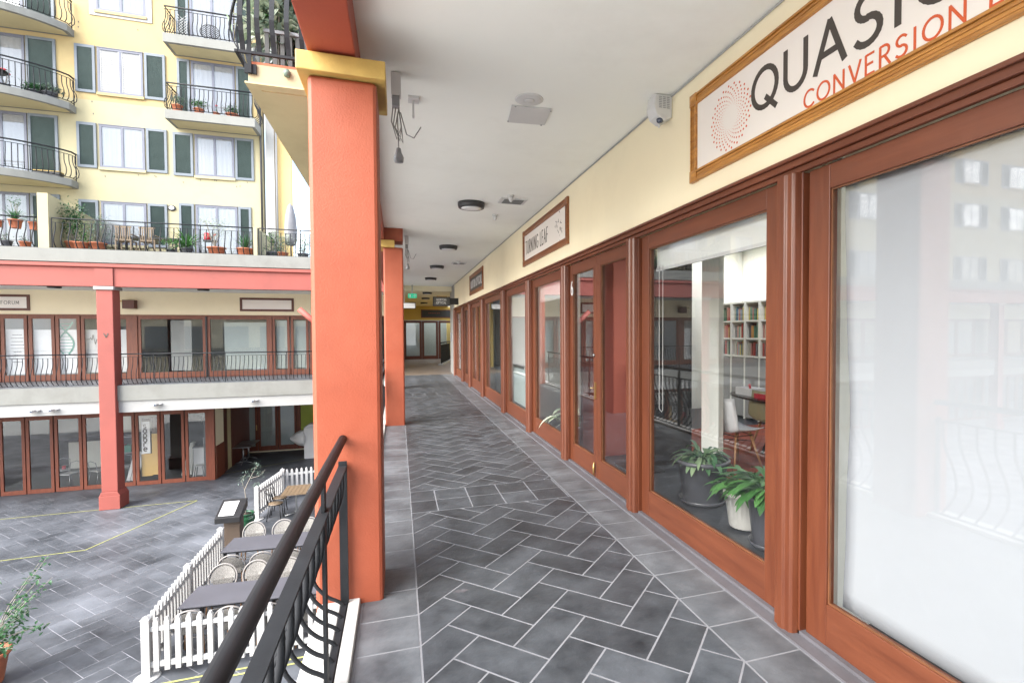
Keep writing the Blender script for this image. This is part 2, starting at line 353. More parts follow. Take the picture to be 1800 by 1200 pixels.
# ------------------------------------------------------------------ stroke lettering (flat raised letters made of strokes)
def arc(cx_, cz, rx, rz, a0, a1, n=14):
    return [(cx_ + rx * math.cos(R(a0 + (a1 - a0) * i / n)), cz + rz * math.sin(R(a0 + (a1 - a0) * i / n))) for i in range(n + 1)]
GL = {
 'Q': (.95, [arc(.45, .5, .43, .48, 0, 360, 28), [(.5, .24), (.86, -.12)]]), 'U': (.78, [[(.06, 1), (.06, .35)] + arc(.37, .35, .31, .35, 180, 360) + [(.68, 1)]]),
 'A': (.84, [[(.02, 0), (.40, 1), (.78, 0)], [(.16, .33), (.64, .33)]]), 'S': (.66, [[(.55, .86)] + arc(.32, .74, .25, .24, 50, 270) + arc(.30, .26, .28, .26, 90, -150)]),
 'I': (.30, [[(.12, 0), (.12, 1)]]), 'C': (.80, [arc(.45, .5, .42, .48, 45, 315, 22)]), 'O': (.95, [arc(.45, .5, .43, .48, 0, 360, 28)]),
 'N': (.82, [[(.06, 0), (.06, 1), (.68, 0), (.68, 1)]]), 'V': (.78, [[(.02, 1), (.37, 0), (.72, 1)]]),
 'E': (.62, [[(.52, 1), (.06, 1), (.06, 0), (.54, 0)], [(.06, .52), (.46, .52)]]), 'R': (.68, [[(.06, 0), (.06, 1), (.30, 1)] + arc(.30, .75, .24, .25, 90, -90, 10) + [(.06, .5)], [(.30, .5), (.60, 0)]]),
 'T': (.70, [[(.02, 1), (.64, 1)], [(.33, 1), (.33, 0)]]), 'L': (.56, [[(.06, 1), (.06, 0), (.50, 0)]]), 'G': (.84, [arc(.45, .5, .42, .48, 45, 330, 22) + [(.83, .45), (.55, .45)]]),
 'F': (.58, [[(.52, 1), (.06, 1), (.06, 0)], [(.06, .52), (.44, .52)]]), 'M': (.95, [[(.06, 0), (.10, 1), (.44, .2), (.78, 1), (.82, 0)]]), 'P': (.66, [[(.06, 0), (.06, 1), (.30, 1)] + arc(.30, .74, .25, .26, 90, -90, 10) + [(.06, .48)]]),
 'B': (.68, [[(.06, 0), (.06, 1), (.30, 1)] + arc(.30, .76, .22, .24, 90, -90, 10) + [(.06, .52)], arc(.30, .26, .26, .26, 90, -90, 10) + [(.06, 0)]]), ' ': (.4, []),
 's': (.5, [[(.40, .55)] + arc(.23, .46, .17, .15, 50, 270, 10) + arc(.22, .16, .19, .15, 90, -150, 10)]), 'a': (.6, [arc(.25, .31, .22, .30, 0, 360, 18), [(.47, .60), (.47, 0)]]),
 'p': (.6, [arc(.27, .31, .22, .30, 0, 360, 18), [(.05, .60), (.05, -.3)]]), 'o': (.6, [arc(.27, .31, .24, .30, 0, 360, 18)]), 'r': (.42, [[(.06, 0), (.06, .6)], arc(.30, .34, .24, .26, 180, 70, 8)]),
 'e': (.6, [[(.05, .31), (.49, .31)] + arc(.27, .31, .23, .30, 0, 310, 18)]), '6': (.6, [arc(.28, .28, .24, .27, 0, 360, 18), [(.04, .30)] + arc(.40, .35, .36, .62, 175, 95, 10)]),
 '-': (.5, [[(.06, .4), (.4, .4)]]),
}
def strokes2d(pts, w):
    out = []
    for (a, b), (c, d) in zip(pts[:-1], pts[1:]):
        dx, dz = c - a, d - b; L = math.hypot(dx, dz)
        if L < 1e-6: continue
        nx, nz = -dz / L * w / 2, dx / L * w / 2; ex, ez = dx / L * w * .18, dz / L * w * .18
        out.append([(a + nx - ex, b + nz - ez), (a - nx - ex, b - nz - ez), (c - nx + ex, d - nz + ez), (c + nx + ex, d + nz + ez)])
    return out
def text_mb(txt, origin, dirv, size, weight=.1, widthscale=1, depth=.003, normal=(0, -1, 0), track=0.0, upv=(0, 0, 1)):
    """strokes laid on a plane through origin, along dirv, up along upv, raised along normal; returns MB and total width"""
    mb = MB(); o = Vector(origin); d = Vector(dirv); nn = Vector(normal); u = Vector(upv); x = 0; k = 0
    for ch in txt:
        w, st = GL[ch]
        for s_ in st:
            for q in strokes2d([((a + 0) * widthscale, b) for a, b in s_], weight):
                k += 1; dz = depth * (1 + .04 * (k % 7))
                lo = [o + d * ((x + a) * size) + u * (b * size) for a, b in q]
                hi = [p + nn * dz for p in lo]
                mb.add(lo + hi, [(4, 5, 6, 7), (0, 1, 5, 4), (1, 2, 6, 5), (2, 3, 7, 6), (3, 0, 4, 7)])
        x += w * widthscale + track
    return mb, x * size

# ================================================================== GROUND AND WALKWAY
G = -3.85
def clip_poly(poly, x0, x1, y0, y1):
    def cl(p, ax, v, keep_less):
        out = []
        for i in range(len(p)):
            a, b = p[i], p[(i + 1) % len(p)]
            ia = (a[ax] <= v) if keep_less else (a[ax] >= v); ib = (b[ax] <= v) if keep_less else (b[ax] >= v)
            if ia: out.append(a)
            if ia != ib:
                t = (v - a[ax]) / (b[ax] - a[ax]); out.append((a[0] + (b[0] - a[0]) * t, a[1] + (b[1] - a[1]) * t))
        return out
    for ax, v, less in ((0, x1, True), (0, x0, False), (1, y1, True), (1, y0, False)):
        poly = cl(poly, ax, v, less)
        if len(poly) < 3: return []
    return poly
def inset(poly, g):
    n = len(poly); out = []
    for i in range(n):
        p0, p1, p2 = poly[i - 1], poly[i], poly[(i + 1) % n]
        e1 = Vector((p1[0] - p0[0], p1[1] - p0[1])); e2 = Vector((p2[0] - p1[0], p2[1] - p1[1]))
        if e1.length < 1e-5 or e2.length < 1e-5: return []
        e1.normalize(); e2.normalize(); n1 = Vector((-e1.y, e1.x)); n2 = Vector((-e2.y, e2.x)); b = n1 + n2
        if b.length < .2: return []
        b = b / b.dot(n1); out.append((p1[0] + b.x * g, p1[1] + b.y * g))
    return out
def area(p): return .5 * sum(p[i][0] * p[(i + 1) % len(p)][1] - p[(i + 1) % len(p)][0] * p[i][1] for i in range(len(p)))
def tile(mb, poly, z, h, g):
    poly = [p for i, p in enumerate(poly) if math.hypot(p[0] - poly[i - 1][0], p[1] - poly[i - 1][1]) > 1e-3]
    if len(poly) < 3 or area(poly) < .0012: return
    q = inset(poly, g)
    if len(q) < 3 or area(q) < .0006: return
    hz = z + h + random.uniform(-.0002, .0003); n = len(q); q2 = inset(q, .0012)
    if len(q2) < 3 or area(q2) <= 0: q2 = q
    vs = [(p[0], p[1], z) for p in q] + [(p[0], p[1], hz - .0006) for p in q] + [(p[0], p[1], hz) for p in q2]
    fs = [(i, (i + 1) % n, (i + 1) % n + n, i + n) for i in range(n)] + [(i + n, (i + 1) % n + n, (i + 1) % n + 2 * n, i + 2 * n) for i in range(n)]
    mb.add(vs, fs + [tuple(range(2 * n, 3 * n))])
def herring(mb, x0, x1, y0, y1, z, ox, oy, ax, ay, h=.0016, g=.0052, jitter=0):
    nk = int((x1 - x0) / ax) + 6; nm = int((y1 - y0) / ay) + 6
    k0 = int((x0 - ox) / ax); m0 = int((y0 - oy) / ay)
    for s_ in range(int((m0) / 2) - 6, int((m0 + nm) / 2) + 6):
        for t_ in range(int(k0 / 4) - 4, int((k0 + nk) / 4) + 4):
            for (ua, ub, va, vb) in ((0, 2, 0, 1), (0, 1, 1, 3)):
                du, dv = s_ + 2 * t_ + 3, s_ - 2 * t_ - 1
                poly = []
                for u_, v_ in ((ua, va), (ub, va), (ub, vb), (ua, vb)):
                    u_ += du; v_ += dv; poly.append((ox + (u_ - v_) * ax, oy + (u_ + v_) * ay))
                if area(poly) < 0: poly = poly[::-1]
                q = clip_poly(poly, x0, x1, y0, y1)
                if q: tile(mb, q, z, h, g)

XL, XR, XO = .087, 1.58, 1.905
gb = MB().box(-.235, 1.995, -4, 20, -.02, 0); gb.build('walkway_grout', M['grout'], kind='structure')
sl = MB(); sl.box(-.46, 7.2, -4, 20, -.52, -.021); sl.build('walkway_slab', M['white'], kind='structure')
fm = MB()
for y0, y1 in ((-3.9, 4.67), (5.30, 9.74), (9.76, 13.4), (14.0, 19.98)): herring(fm, XL, XR, y0, y1, 0, .087, 2.358, .1493, .1525)
for y0, y1 in ((4.67, 4.985), (4.985, 5.30), (13.4, 13.7), (13.7, 14.0)):
    xs = [XL, .32] + [.32 + .31 * i for i in range(1, 5)] + [XR]
    for a, b in zip(xs[:-1], xs[1:]): tile(fm, [(a, y0), (b, y0), (b, y1), (a, y1)], 0, .0016, .0055)
fm.build('walkway_tiles', M['slate'], kind='structure')
bt = MB()
y = 2.353 - .308 * 20
while y < 19.9:
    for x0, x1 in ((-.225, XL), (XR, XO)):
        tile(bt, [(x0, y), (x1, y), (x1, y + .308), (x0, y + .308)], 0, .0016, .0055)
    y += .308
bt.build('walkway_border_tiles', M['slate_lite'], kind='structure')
MB().box(XO + .006, 1.985, -4, 19.4, .0005, .012).build('threshold_strip', M['step'], kind='structure')
MB().box(1.985, 2.07, -4, 19.4, 0, .03).build('door_sill', M['step'], kind='structure')
cb = MB().box(-.298, -.236, -4, 20, -.02, .035).box(-.46, -.339, -4, 20, -.02, .03)
cb.build('balcony_curb', M['curb_white'], bevel=.006, kind='structure')
MB().box(-.338, -.299, -4, 20, -.02, .026).build('curb_channel', M['iron_grey'], kind='structure')
for nm, c_, rx_, ry_, lb in (('floor_stain', (.345, 3.16), .042, .022, 'small dark oval stain on the walkway tiles'), ('floor_stain', (.36, 7.05), .12, .02, 'dark scuffed crack in the walkway tiles before the second pillar')):
    q_ = [(c_[0] + rx_ * math.cos(a * .5236) * (1 + .25 * math.sin(a * 2.3)), c_[1] + ry_ * math.sin(a * .5236) * (1 + .3 * math.cos(a * 3.1)) + (.5 * rx_ * math.cos(a * .5236) if rx_ > .1 else 0), .0022) for a in range(12)]
    MB().add(q_, [tuple(range(12))]).build(nm, M['step'], label=lb, cat='stain')
# far passage floor and far arcade floor
MB().box(.0, 5.5, 20.0, 33, -.05, -.004).build('passage_floor', M['brown_floor'], kind='structure')
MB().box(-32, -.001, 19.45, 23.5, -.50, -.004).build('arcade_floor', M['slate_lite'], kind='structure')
# courtyard
MB().box(-60, 30, -40, 60, G - .1, G - .006).build('courtyard_base', M['grout_ct'], kind='structure')
cm = MB(); herring(cm, -13.5, .2, 7.0, 22, G - .006, -10, 9, .215, .22, .0012, .005)
cm.build('courtyard_paving', M['slate_ct'], kind='structure')
ct = MB(); herring(ct, -13.5, -.2, 22.0, 27.5, G - .006, -10, 9, .215, .22, .0012, .005)
ct.build('covered_paving', M['slate_ct'], kind='structure')
yl = MB()
def ground_line(mb, pts, w, z=G + .004):
    for (a, b), (c, d) in zip(pts[:-1], pts[1:]):
        L = math.hypot(c - a, d - b); nx, ny = -(d - b) / L * w / 2, (c - a) / L * w / 2
        mb.add([(a + nx, b + ny, z), (a - nx, b - ny, z), (c - nx, d - ny, z), (c + nx, d + ny, z)], [(0, 1, 2, 3)])
ground_line(yl, [(-11.5, 15.62), (-9.23, 15.68), (-7.62, 15.79), (-6.35, 19.37), (-9.0, 19.3), (-12.5, 19.2)], .028)
ground_line(yl, [(-6.76, 22.59), (-3.2, 24.85)], .035)
ground_line(yl, [(-3.75, 9.33), (-1.5, 9.38)], .04); ground_line(yl, [(-3.75, 9.18), (-1.5, 9.24)], .04)
yl.build('yellow_floor_line', M['yellow_tape'], kind='structure')

# ================================================================== OUR ARCADE: WALL, CEILING, BEAM, PILLARS
CEIL = 3.39
cl_ = MB().box(-.24, 4.9, -4, 20.3, CEIL, CEIL + .3).box(6.4, 7.2, -4, 20.3, CEIL, CEIL + .3).box(4.9, 6.4, -4, 2.6, CEIL, CEIL + .3)
for y0, y1 in ((8.9, 9.6), (11.6, 13.6), (14.6, 20.3)): cl_.box(4.9, 6.4, y0, y1, CEIL, CEIL + .3)  # gaps between these strips are added unseen openings that light the shop interiors
cl_.build('ceiling', M['ceiling'], kind='structure')
# hanging beam along the walkway edge
MB().box(-.47, -.215, -4, 19.2, 3.18, 3.9).build('edge_beam', M['beam_red'], label='deep red beam running overhead along the walkway edge above the big orange pillars', cat='beam', bevel=.008)

# pillars
def pillar(x0, x1, y0, d, label, zb=G, cap=True):
    t = empty('pillar', ((x0 + x1) / 2, y0 + d / 2, zb), label, 'pillar', 'orange pillars along the walkway edge')
    MB().box(x0, x1, y0, y0 + d, zb, 3.06).build('shaft', M['orange'], t, bevel=.022)
    if cap:
        c = MB(); e = .05
        c.prism([(x0 - e, 3.06), (x1 + e, 3.06), (x1 + e, 3.165), (x0 - e, 3.165)], 'Y', y0 - e, y0 + d + e)
        c.build('cap', M['yellow_cap'], t, bevel=.006)
    return t
p1 = pillar(-.475, -.105, 3.2, .42, 'nearest large orange stucco pillar where the black handrail ends')
p2 = pillar(-.235, .088, 9.2, .42, 'second orange pillar standing just behind the nearest one', cap=False)
MB().box(-.30, -.05, 9.13, 9.66, 3.05, 3.17).build('cap', M['yellow_cap'], p2, bevel=.006)
MB().box(-.235, .088, 9.2, 9.62, 3.171, 3.385).build('head_block', M['orange'], p2)
p3 = pillar(-.24, .06, 15.2, .42, 'thin sliver of the farthest orange pillar by the passage')

# ------------------------------------------------ right-hand shopfront
XW = 2.0
TW = MB()
TW.box(2.0, 2.25, -4, 19.38, 2.50, CEIL)
shop = empty('shopfront_building', (2.1, 8, 0), 'long shopfront of red timber windows under a cream wall on the right', 'building')
TW.build('upper_wall', M['cream'], shop)
tr = MB()
tr.box(1.955, 2.0, -4, 19.38, 2.445, 2.502).box(1.975, 2.0, -4, 19.38, 2.415, 2.4448).box(1.935, 1.9548, -4, 19.38, 2.478, 2.498)
tr.build('head_moulding', M['wood_h'], shop, bevel=.004)
cn = MB(); cn.tube([(1.992, -4, CEIL - .012), (1.992, 19.3, CEIL - .012)], .007, 6)
cn.build('ceiling_conduit', M['white'], shop)
MB().box(2.26, 2.36, -4, 19.38, 2.5, CEIL).build('inner_lintel', M['interior_white'], shop)

def wpost(y0, y1, proud=.06, parent=None):
    """moulded post between openings: a wide core with a stepped nosing"""
    mb = MB()
    mb.box(1.985 - .0, 2.11, y0, y1, .0, 2.414)
    ym = (y0 + y1) / 2; w = (y1 - y0)
    pr = [(1.985, y0 + .012), (1.955, y0 + .018), (1.942, y0 + .03), (1.942, y0 + w * .36), (1.930, y0 + w * .42), (1.930, y1 - w * .40), (1.944, y1 - w * .34), (1.944, y1 - .03), (1.957, y1 - .018), (1.985, y1 - .012)]
    mb.prism([(a, b) for a, b in pr], 'Z', .001, 2.4145)
    return mb.build('post', M['wood'], parent, bevel=.003)

def framed(name, y0, y1, parent, z0=.03, z1=2.414, st=.1, bot=.21, top=.12, glass='glass', xf=2.012, th=.05, lab=None):
    """a timber sash or door leaf between y0 and y1 on the shopfront"""
    e = empty(name, (xf + th / 2 - parent.location.x, (y0 + y1) / 2 - parent.location.y, z0 - parent.location.z), lab, parent=parent)
    for a, c_ in ((y0, y0 + st), (y1 - st, y1)): MB().box(xf, xf + th, a, c_, z0, z1).build('stile', M['wood'], e, bevel=.003)
    for a, c_ in ((z0, z0 + bot), (z1 - top, z1)): MB().box(xf + .001, xf + th - .001, y0 + st, y1 - st, a, c_).build('rail', M['wood_h'], e, bevel=.003)
    b_ = MB(); k = .007
    b_.box(xf + .012, xf + .024, y0 + st, y0 + st + k, z0 + bot, z1 - top).box(xf + .012, xf + .024, y1 - st - k, y1 - st, z0 + bot, z1 - top)
    b_.box(xf + .012, xf + .024, y0 + st + k, y1 - st - k, z0 + bot, z0 + bot + k).box(xf + .012, xf + .024, y0 + st + k, y1 - st - k, z1 - top - k, z1 - top)
    b_.build('bead', M['bead'], e)
    MB().box(xf + .026, xf + .034, y0 + st, y1 - st, z0 + bot, z1 - top).build('glass', M[glass], e)
    return e
# openings: (kind, y0, y1)
posts = [(2.13, 2.31), (4.0, 4.24), (5.87, 6.25), (7.75, 8.2), (9.70, 10.33), (12.4, 13.05), (14.82, 15.30), (16.40, 17.3), (19.0, 19.36)]
posts = [(2.135, 2.305), (4.02, 4.215), (5.95, 6.17), (7.80, 8.05), (9.85, 10.15), (12.5, 12.85), (14.85, 15.2), (16.6, 17.0), (19.1, 19.37)]
for a, b in posts: wpost(a, b, parent=shop)
framed('window', -1.6, 2.12, shop, st=.13, bot=.21)
framed('window', 2.31, 4.01, shop, st=.13, bot=.215)
framed('door', 4.22, 5.06, shop, st=.10, bot=.21)
d6 = framed('door', 5.065, 5.945, shop, st=.10, bot=.21)
framed('window', 6.18, 7.79, shop, st=.14, bot=.24)
framed('door', 8.06, 9.84, shop, st=.14, bot=.24)
framed('window', 10.16, 12.49, shop, st=.14, bot=.26)
framed('door', 12.86, 13.85, shop, st=.14, bot=.26); framed('door', 13.86, 14.84, shop, st=.14, bot=.26)
framed('window', 15.21, 16.59, shop, st=.14, bot=.26)
framed('window', 17.01, 19.09, shop, st=.14, bot=.26)
# lower fills between frame bottoms and floor
MB().box(2.07, 2.12, -4, 19.37, 0, .03).build('sill_back', M['wood_h'], shop)
# door furniture on door 6
hw = MB(); hw.box(2.0, 2.012, 5.085, 5.115, .88, 1.06); hw.tube([(1.99, 5.10, 1.0), (1.965, 5.10, 1.0), (1.965, 5.15, 1.0)], .006, 6)
hw.build('handle', M['brass'], d6)
MB().lathe([(.018, 0), (.02, .01), (.001, .012)], (0, 0, 0), 12).build('lock', M['steel'], d6).matrix_local = Matrix.Translation((-.028, -.37, 1.32)) @ Matrix.Rotation(-math.pi / 2, 4, 'Y')
t6, _ = text_mb('6', (2.011, 5.90, 2.05), (0, -1, 0), .16, .13, .75, .003, (-1, 0, 0)); t6.build('number', M['ink_white'], d6)
# a small tagged key hanging from door 6 near the floor
kt = MB(); kt.tube([(1.99, 5.1, .20), (1.985, 5.1, .12), (1.99, 5.105, .05)], [.008, .016, .004], 6)
kt.build('brass_bolt', M['brass'], d6)

# interior of shop 6 and neighbours (behind the glass)
inn = empty('shop_interior', (4.5, 5, 0), 'pale interior of the shop behind the big windows with white back wall', 'room')
MB().box(2.12, 7.1, -4, 19.37, .0, .006).build('room_floor', M['slate'], inn)
MB().box(7.0, 7.15, -4, 19.37, 0, CEIL).build('back_wall', M['interior_white'], inn)
MB().box(2.3, 6.99, 9.2, 9.3, 0, CEIL).build('side_wall', M['interior_white'], inn)
MB().box(2.2, 6.99, 2.10, 2.16, 0, CEIL).build('side_wall', M['interior_white'], inn)
MB().box(2.2, 3.3, 6.02, 6.10, 0.007, CEIL - .2).build('partition', M['maroon_wall'], inn)
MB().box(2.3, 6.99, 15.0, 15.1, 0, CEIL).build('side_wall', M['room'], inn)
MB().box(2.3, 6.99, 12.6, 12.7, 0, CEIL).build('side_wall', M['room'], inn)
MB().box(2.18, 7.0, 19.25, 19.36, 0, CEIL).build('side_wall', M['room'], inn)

MB().box(2.78, 3.38, 5.40, 5.44, .008, 2.9).build('shade_panel', M['black'], inn)  # added black panel standing in for the unlit depth of the shop

# white sheet behind the big window: softly draped
sh = MB(); ny, nz = 60, 24; vs = []
for j in range(nz + 1):
    for i in range(ny + 1):
        yy = -1.55 + (1.945 + 1.55) * i / ny; zz = .235 + (2.30 - .235) * j / nz
        e = .004 * math.sin(9 * zz) * (1 if i == ny else 0)
        xx = 2.085 + .010 * math.sin((yy + zz * .9) * 3.1) + .006 * math.sin((yy - zz * .6) * 5.3 + 1) * (1 - abs(zz - 1.2) * .3)
        vs.append((xx, yy + e + (.012 * math.sin(3.4 * zz) if i == ny else 0), zz))
fs = [(j * (ny + 1) + i, j * (ny + 1) + i + 1, (j + 1) * (ny + 1) + i + 1, (j + 1) * (ny + 1) + i) for j in range(nz) for i in range(ny)]
sh.add(vs, fs, True); s1 = sh.build('sheet', M['sheet'], label='plain white sheet covering the inside of the big right-hand window', cat='sheet')
so = s1.modifiers.new('solid', 'SOLIDIFY'); so.thickness = .002

# roller blinds
def blind(y0, y1, z0, z1, x, label, rail=True):
    t = empty('roller_blind', (x, (y0 + y1) / 2, z1), label, 'blind', 'roller blinds behind the shop glass')
    MB().box(x, x + .003, y0, y1, z0, z1 + .05).build('fabric', M['blind'], t)
    if rail: MB().box(x - .006, x + .009, y0, y1, z0 - .025, z0).build('bottom_rail', M['white_plain'], t)
    return t
bl = blind(2.42, 3.9, 2.135, 2.30, 2.10, 'pale roller blind rolled up at the top of the window with the potted plants')
c_ = MB().tube([(2.09, 3.84, 2.15), (2.09, 3.84, .95), (2.09, 3.80, .93), (2.09, 3.78, .95), (2.09, 3.78, 2.15)], .003, 5); c_.build('chain', M['white_plain'], bl)
b4 = blind(6.34, 7.66, 2.08, 2.30, 2.10, 'white roller blind rolled up above the narrow window left of door 6')
MB().tube([(2.09, 7.6, 2.1), (2.09, 7.6, .85), (2.09, 7.56, .82), (2.09, 7.53, .85), (2.09, 7.53, 2.1)], .004, 5).build('chain', M['white_plain'], b4)
blind(8.2, 9.7, 1.02, 2.30, 2.10, 'long white blind hanging to mid height behind the door left of the narrow window')
MB().box(2.12, 2.135, 8.2, 9.7, .27, .93).build('frosted_film', M['mint'], label='pale frosted panel filling the lower half of the blinded door', cat='panel')
# window dressings of the far shops
st = empty('window_column', (2.35, 11.3, 0), 'tall white display column behind the window of the optician', 'display column')
MB().lathe([(.17, 1.1), (.2, 1.14), (.2, 2.25)], (2.42, 11.3, 0), 20).build('shaft', M['card_white'], st); MB().box(2.3, 2.33, 11.0, 11.25, .28, 1.5).build('strip', M['card_white'], st)
rk = empty('display_rack', (2.9, 12.0, 0), 'dark red display rack of spectacles behind the optician window', 'rack')
for k in range(6): MB().box(2.75, 3.0, 11.55, 12.45, .9 + .22 * k, .98 + .22 * k).build('shelf', M['maroon_wall'], rk)
MB().box(3.0, 3.04, 11.5, 12.5, .1, 2.3).build('back_board', M['interior_white'], rk)
pp = MB().box(2.085, 2.09, 17.2, 18.9, .32, 2.27); ps = pp.build('patterned_poster', M['card_white'], label='white poster with scattered dark marks filling the farthest shop window', cat='poster')
dots = MB(); rr = random.Random(4)
for k in range(40):
    yy, zz = 17.25 + rr.random() * 1.6, .36 + rr.random() * 1.8
    dots.obox((2.083, yy, zz), (.003, .07, .025), rx=rr.random() * 3)
dots.build('marks', M['ink'], ps)
for k, (yy, z0_, z1_) in enumerate(((13.2, .8, 1.9), (14.3, .5, 1.9))):
    MB().box(2.083, 2.088, yy, yy + .28, z0_, z1_).build('door_notice', M['card_white'], label=('tall narrow white notice on the nearer leaf of the far double door', 'tall narrow white notice on the farther leaf of the far double door')[k], cat='notice')
MB().box(2.083, 2.088, 15.7, 16.1, 1.1, 1.6).build('door_notice', M['card_white'], label='small white notice in the window beside the farthest poster', cat='notice')

# ------------------------------------------------ signs over the shops
def framed_sign(name, y0, y1, z0, z1, face, label, fw_=.075, fm_='sign_wood', th=.028):
    t = empty(name, (1.985, (y0 + y1) / 2, z0), label, 'sign')
    mb = MB(); w = fw_
    def run(a0, a1, b0, b1, horiz):
        # a stepped moulding of four reeds
        mb.box(2.0 - th * .55, 2.0, a0, a1, b0, b1)
        for k in range(4):
            f0, f1 = (k + .12) / 4, (k + .88) / 4; hh = th * (.75 + .25 * (k in (0, 3)))
            if horiz: mb.box(2.0 - hh, 2.0 - th * .54, a0, a1, b0 + (b1 - b0) * f0, b0 + (b1 - b0) * f1)
            else: mb.box(2.0 - hh, 2.0 - th * .54, a0 + (a1 - a0) * f0, a0 + (a1 - a0) * f1, b0, b1)
    run(y0 + w, y1 - w, z0, z0 + w, True); run(y0 + w, y1 - w, z1 - w, z1, True)
    run(y0, y0 + w, z0 + w, z1 - w, False); run(y1 - w, y1, z0 + w, z1 - w, False)
    for a in (y0, y1 - w):
        for b in (z0, z1 - w):
            mb.box(2.0 - th * 1.05, 2.0, a - .003, a + w + .003, b - .003, b + w + .003)
            c = (a + w / 2, b + w / 2); q = w * .42
            mb.add([(2 - th * 1.05, c[0] - q, c[1] - q), (2 - th * 1.05, c[0] + q, c[1] - q), (2 - th * 1.05, c[0] + q, c[1] + q), (2 - th * 1.05, c[0] - q, c[1] + q), (2 - th * 1.35, c[0], c[1])], [(0, 4, 1), (1, 4, 2), (2, 4, 3), (3, 4, 0)])
    mb.build('frame', M[fm_], t, bevel=.0025)
    MB().box(1.988, 1.999, y0 + w, y1 - w, z0 + w, z1 - w).build('board', M[face], t)
    return t
sg = framed_sign('shop_sign', .35, 3.185, 2.645, 3.245, 'sign_face', 'largest framed sign with a swirl of red dots and dark lettering, nearest over the shops')
tx, _ = text_mb('QUASIC', (1.988, 2.535, 2.865), (0, -1, 0), .222, .135, 1.03, .0025, (-1, 0, 0), track=.165); tx.build('lettering', M['ink'], sg)
tx, _ = text_mb('CONVERSION L', (1.988, 2.135, 2.727), (0, -1, 0), .086, .115, 1.0, .0025, (-1, 0, 0), track=.20); tx.build('lettering', M['ink_orange'], sg)
lg = MB()
for ring in range(10):
    r_ = .075 + .0095 * ring * (1 + ring * .045); nd = 22; rad = .0013 + .00058 * ring
    for k in range(nd):
        a = 2 * math.pi * (k + ring * .42) / nd; cyy, czz = 2.745 - r_ * math.cos(a), 2.935 + r_ * math.sin(a)
        pts = [(1.9865, cyy + rad * 1.15 * math.cos(t * math.pi / 4), czz + rad * 1.15 * math.sin(t * math.pi / 4)) for t in range(8)]
        lg.add(pts, [tuple(range(8))])
lg.build('dot_logo', M['ink_orange'], sg)
s2 = framed_sign('shop_sign', 5.93, 8.28, 2.68, 3.25, 'sign_face', 'middle framed sign with thin dark lettering and scattered leaves above door 6', .085, 'sign_wood_red')
tx, w_ = text_mb('TURNING LEAF', (1.988, 8.12, 2.86), (0, -1, 0), .20, .085, .62, .0025, (-1, 0, 0), track=.14); tx.build('lettering', M['ink'], s2)
lv = MB(); rr = random.Random(9)
for k in range(26):
    a = rr.random() * 6.28; rad = .06 + .15 * rr.random(); c = (6.32 + rad * math.cos(a) * .9, 2.965 + rad * math.sin(a))
    an = rr.random() * 3.14; L = .014 + .016 * rr.random()
    d_ = (math.cos(an) * L, math.sin(an) * L); n_ = (-math.sin(an) * L * .35, math.cos(an) * L * .35)
    lv.add([(1.9865, c[0] - d_[0], c[1] - d_[1]), (1.9865, c[0] + n_[0], c[1] + n_[1]), (1.9865, c[0] + d_[0], c[1] + d_[1]), (1.9865, c[0] - n_[0], c[1] - n_[1])], [(0, 1, 2, 3)])
lv.build('leaf_motif', M['ink'], s2)
s3 = framed_sign('shop_sign', 12.52, 14.95, 2.665, 3.23, 'sign_grey', 'dark framed sign with pale lettering, farthest along the wall of shops', .10, 'sign_wood_red')
tx, w_ = text_mb('NORTON OPTICAL', (1.988, 14.76, 2.85), (0, -1, 0), .20, .18, .80, .003, (-1, 0, 0), track=.15); tx.build('lettering', M['ink_white'], s3)
# hanging sign
hs = empty('hanging_sign', (1.42, 18, 2.52), 'grey hanging sign with white lettering over the far end of the walkway', 'sign')
MB().box(1.15, 1.69, 17.97, 18.03, 2.53, 2.81).build('board', M['sign_grey'], hs)
fr_ = MB().box(1.13, 1.71, 17.955, 18.045, 2.81, 2.83).box(1.13, 1.71, 17.955, 18.045, 2.51, 2.53).box(1.13, 1.15, 17.955, 18.045, 2.53, 2.81).box(1.69, 1.71, 17.955, 18.045, 2.53, 2.81)
fr_.box(1.71, 1.99, 17.98, 18.02, 2.57, 2.79); fr_.build('frame', M['black'], hs)
for k, (w_, x_) in enumerate((('NORTON', 1.25), ('OPTICAL', 1.245))):
    tx, ww = text_mb(w_, (x_, 17.97, 2.695 - .105 * k), (1, 0, 0), .07, .16, .85, .003, (0, -1, 0), track=.1); tx.build('lettering', M['ink_white'], hs)
MB().box(1.25, 1.6, 17.98, 18.02, 2.831, 2.86).build('top_lamp', M['brass'], hs)

# ------------------------------------------------ ceiling fittings
def fitting(name, label, cat, group=None, loc=(0, 0, CEIL)): return empty(name, loc, label, cat, group)
ac = fitting('access_panel', 'square white ceiling panel held by four corner screws', 'ceiling panel', loc=(1.03, 4.1, CEIL))
MB().obox((1.045, 4.13, CEIL - .006), (.32, .32, .010), R(-6)).build('plate', M['fitting'], ac, bevel=.002)
sc = MB()
for a in (-.145, .145):
    for b in (-.145, .145): sc.lathe([(.007, -.004), (.007, 0)], (1.045 + a, 4.13 + b, CEIL - .012), 8)
sc.build('screw', M['steel'], ac)
sp = fitting('ceiling_speaker', 'round flush white disc on the ceiling beside the square panel', 'ceiling speaker', loc=(.98, 3.86, CEIL))
MB().lathe([(.001, -.008), (.06, -.009), (.10, -.006), (.11, 0)], (.98, 3.86, CEIL), 32).build('rim', M['fitting'], sp)
MB().lathe([(.001, -.014), (.035, -.0135), (.04, -.009)], (.98, 3.86, CEIL), 24).build('centre', M['fitting'], sp)
lamp = fitting('ceiling_lamp', 'nearest round ceiling lamp with a dark rim', 'ceiling lamp', 'round ceiling lamps in a row')
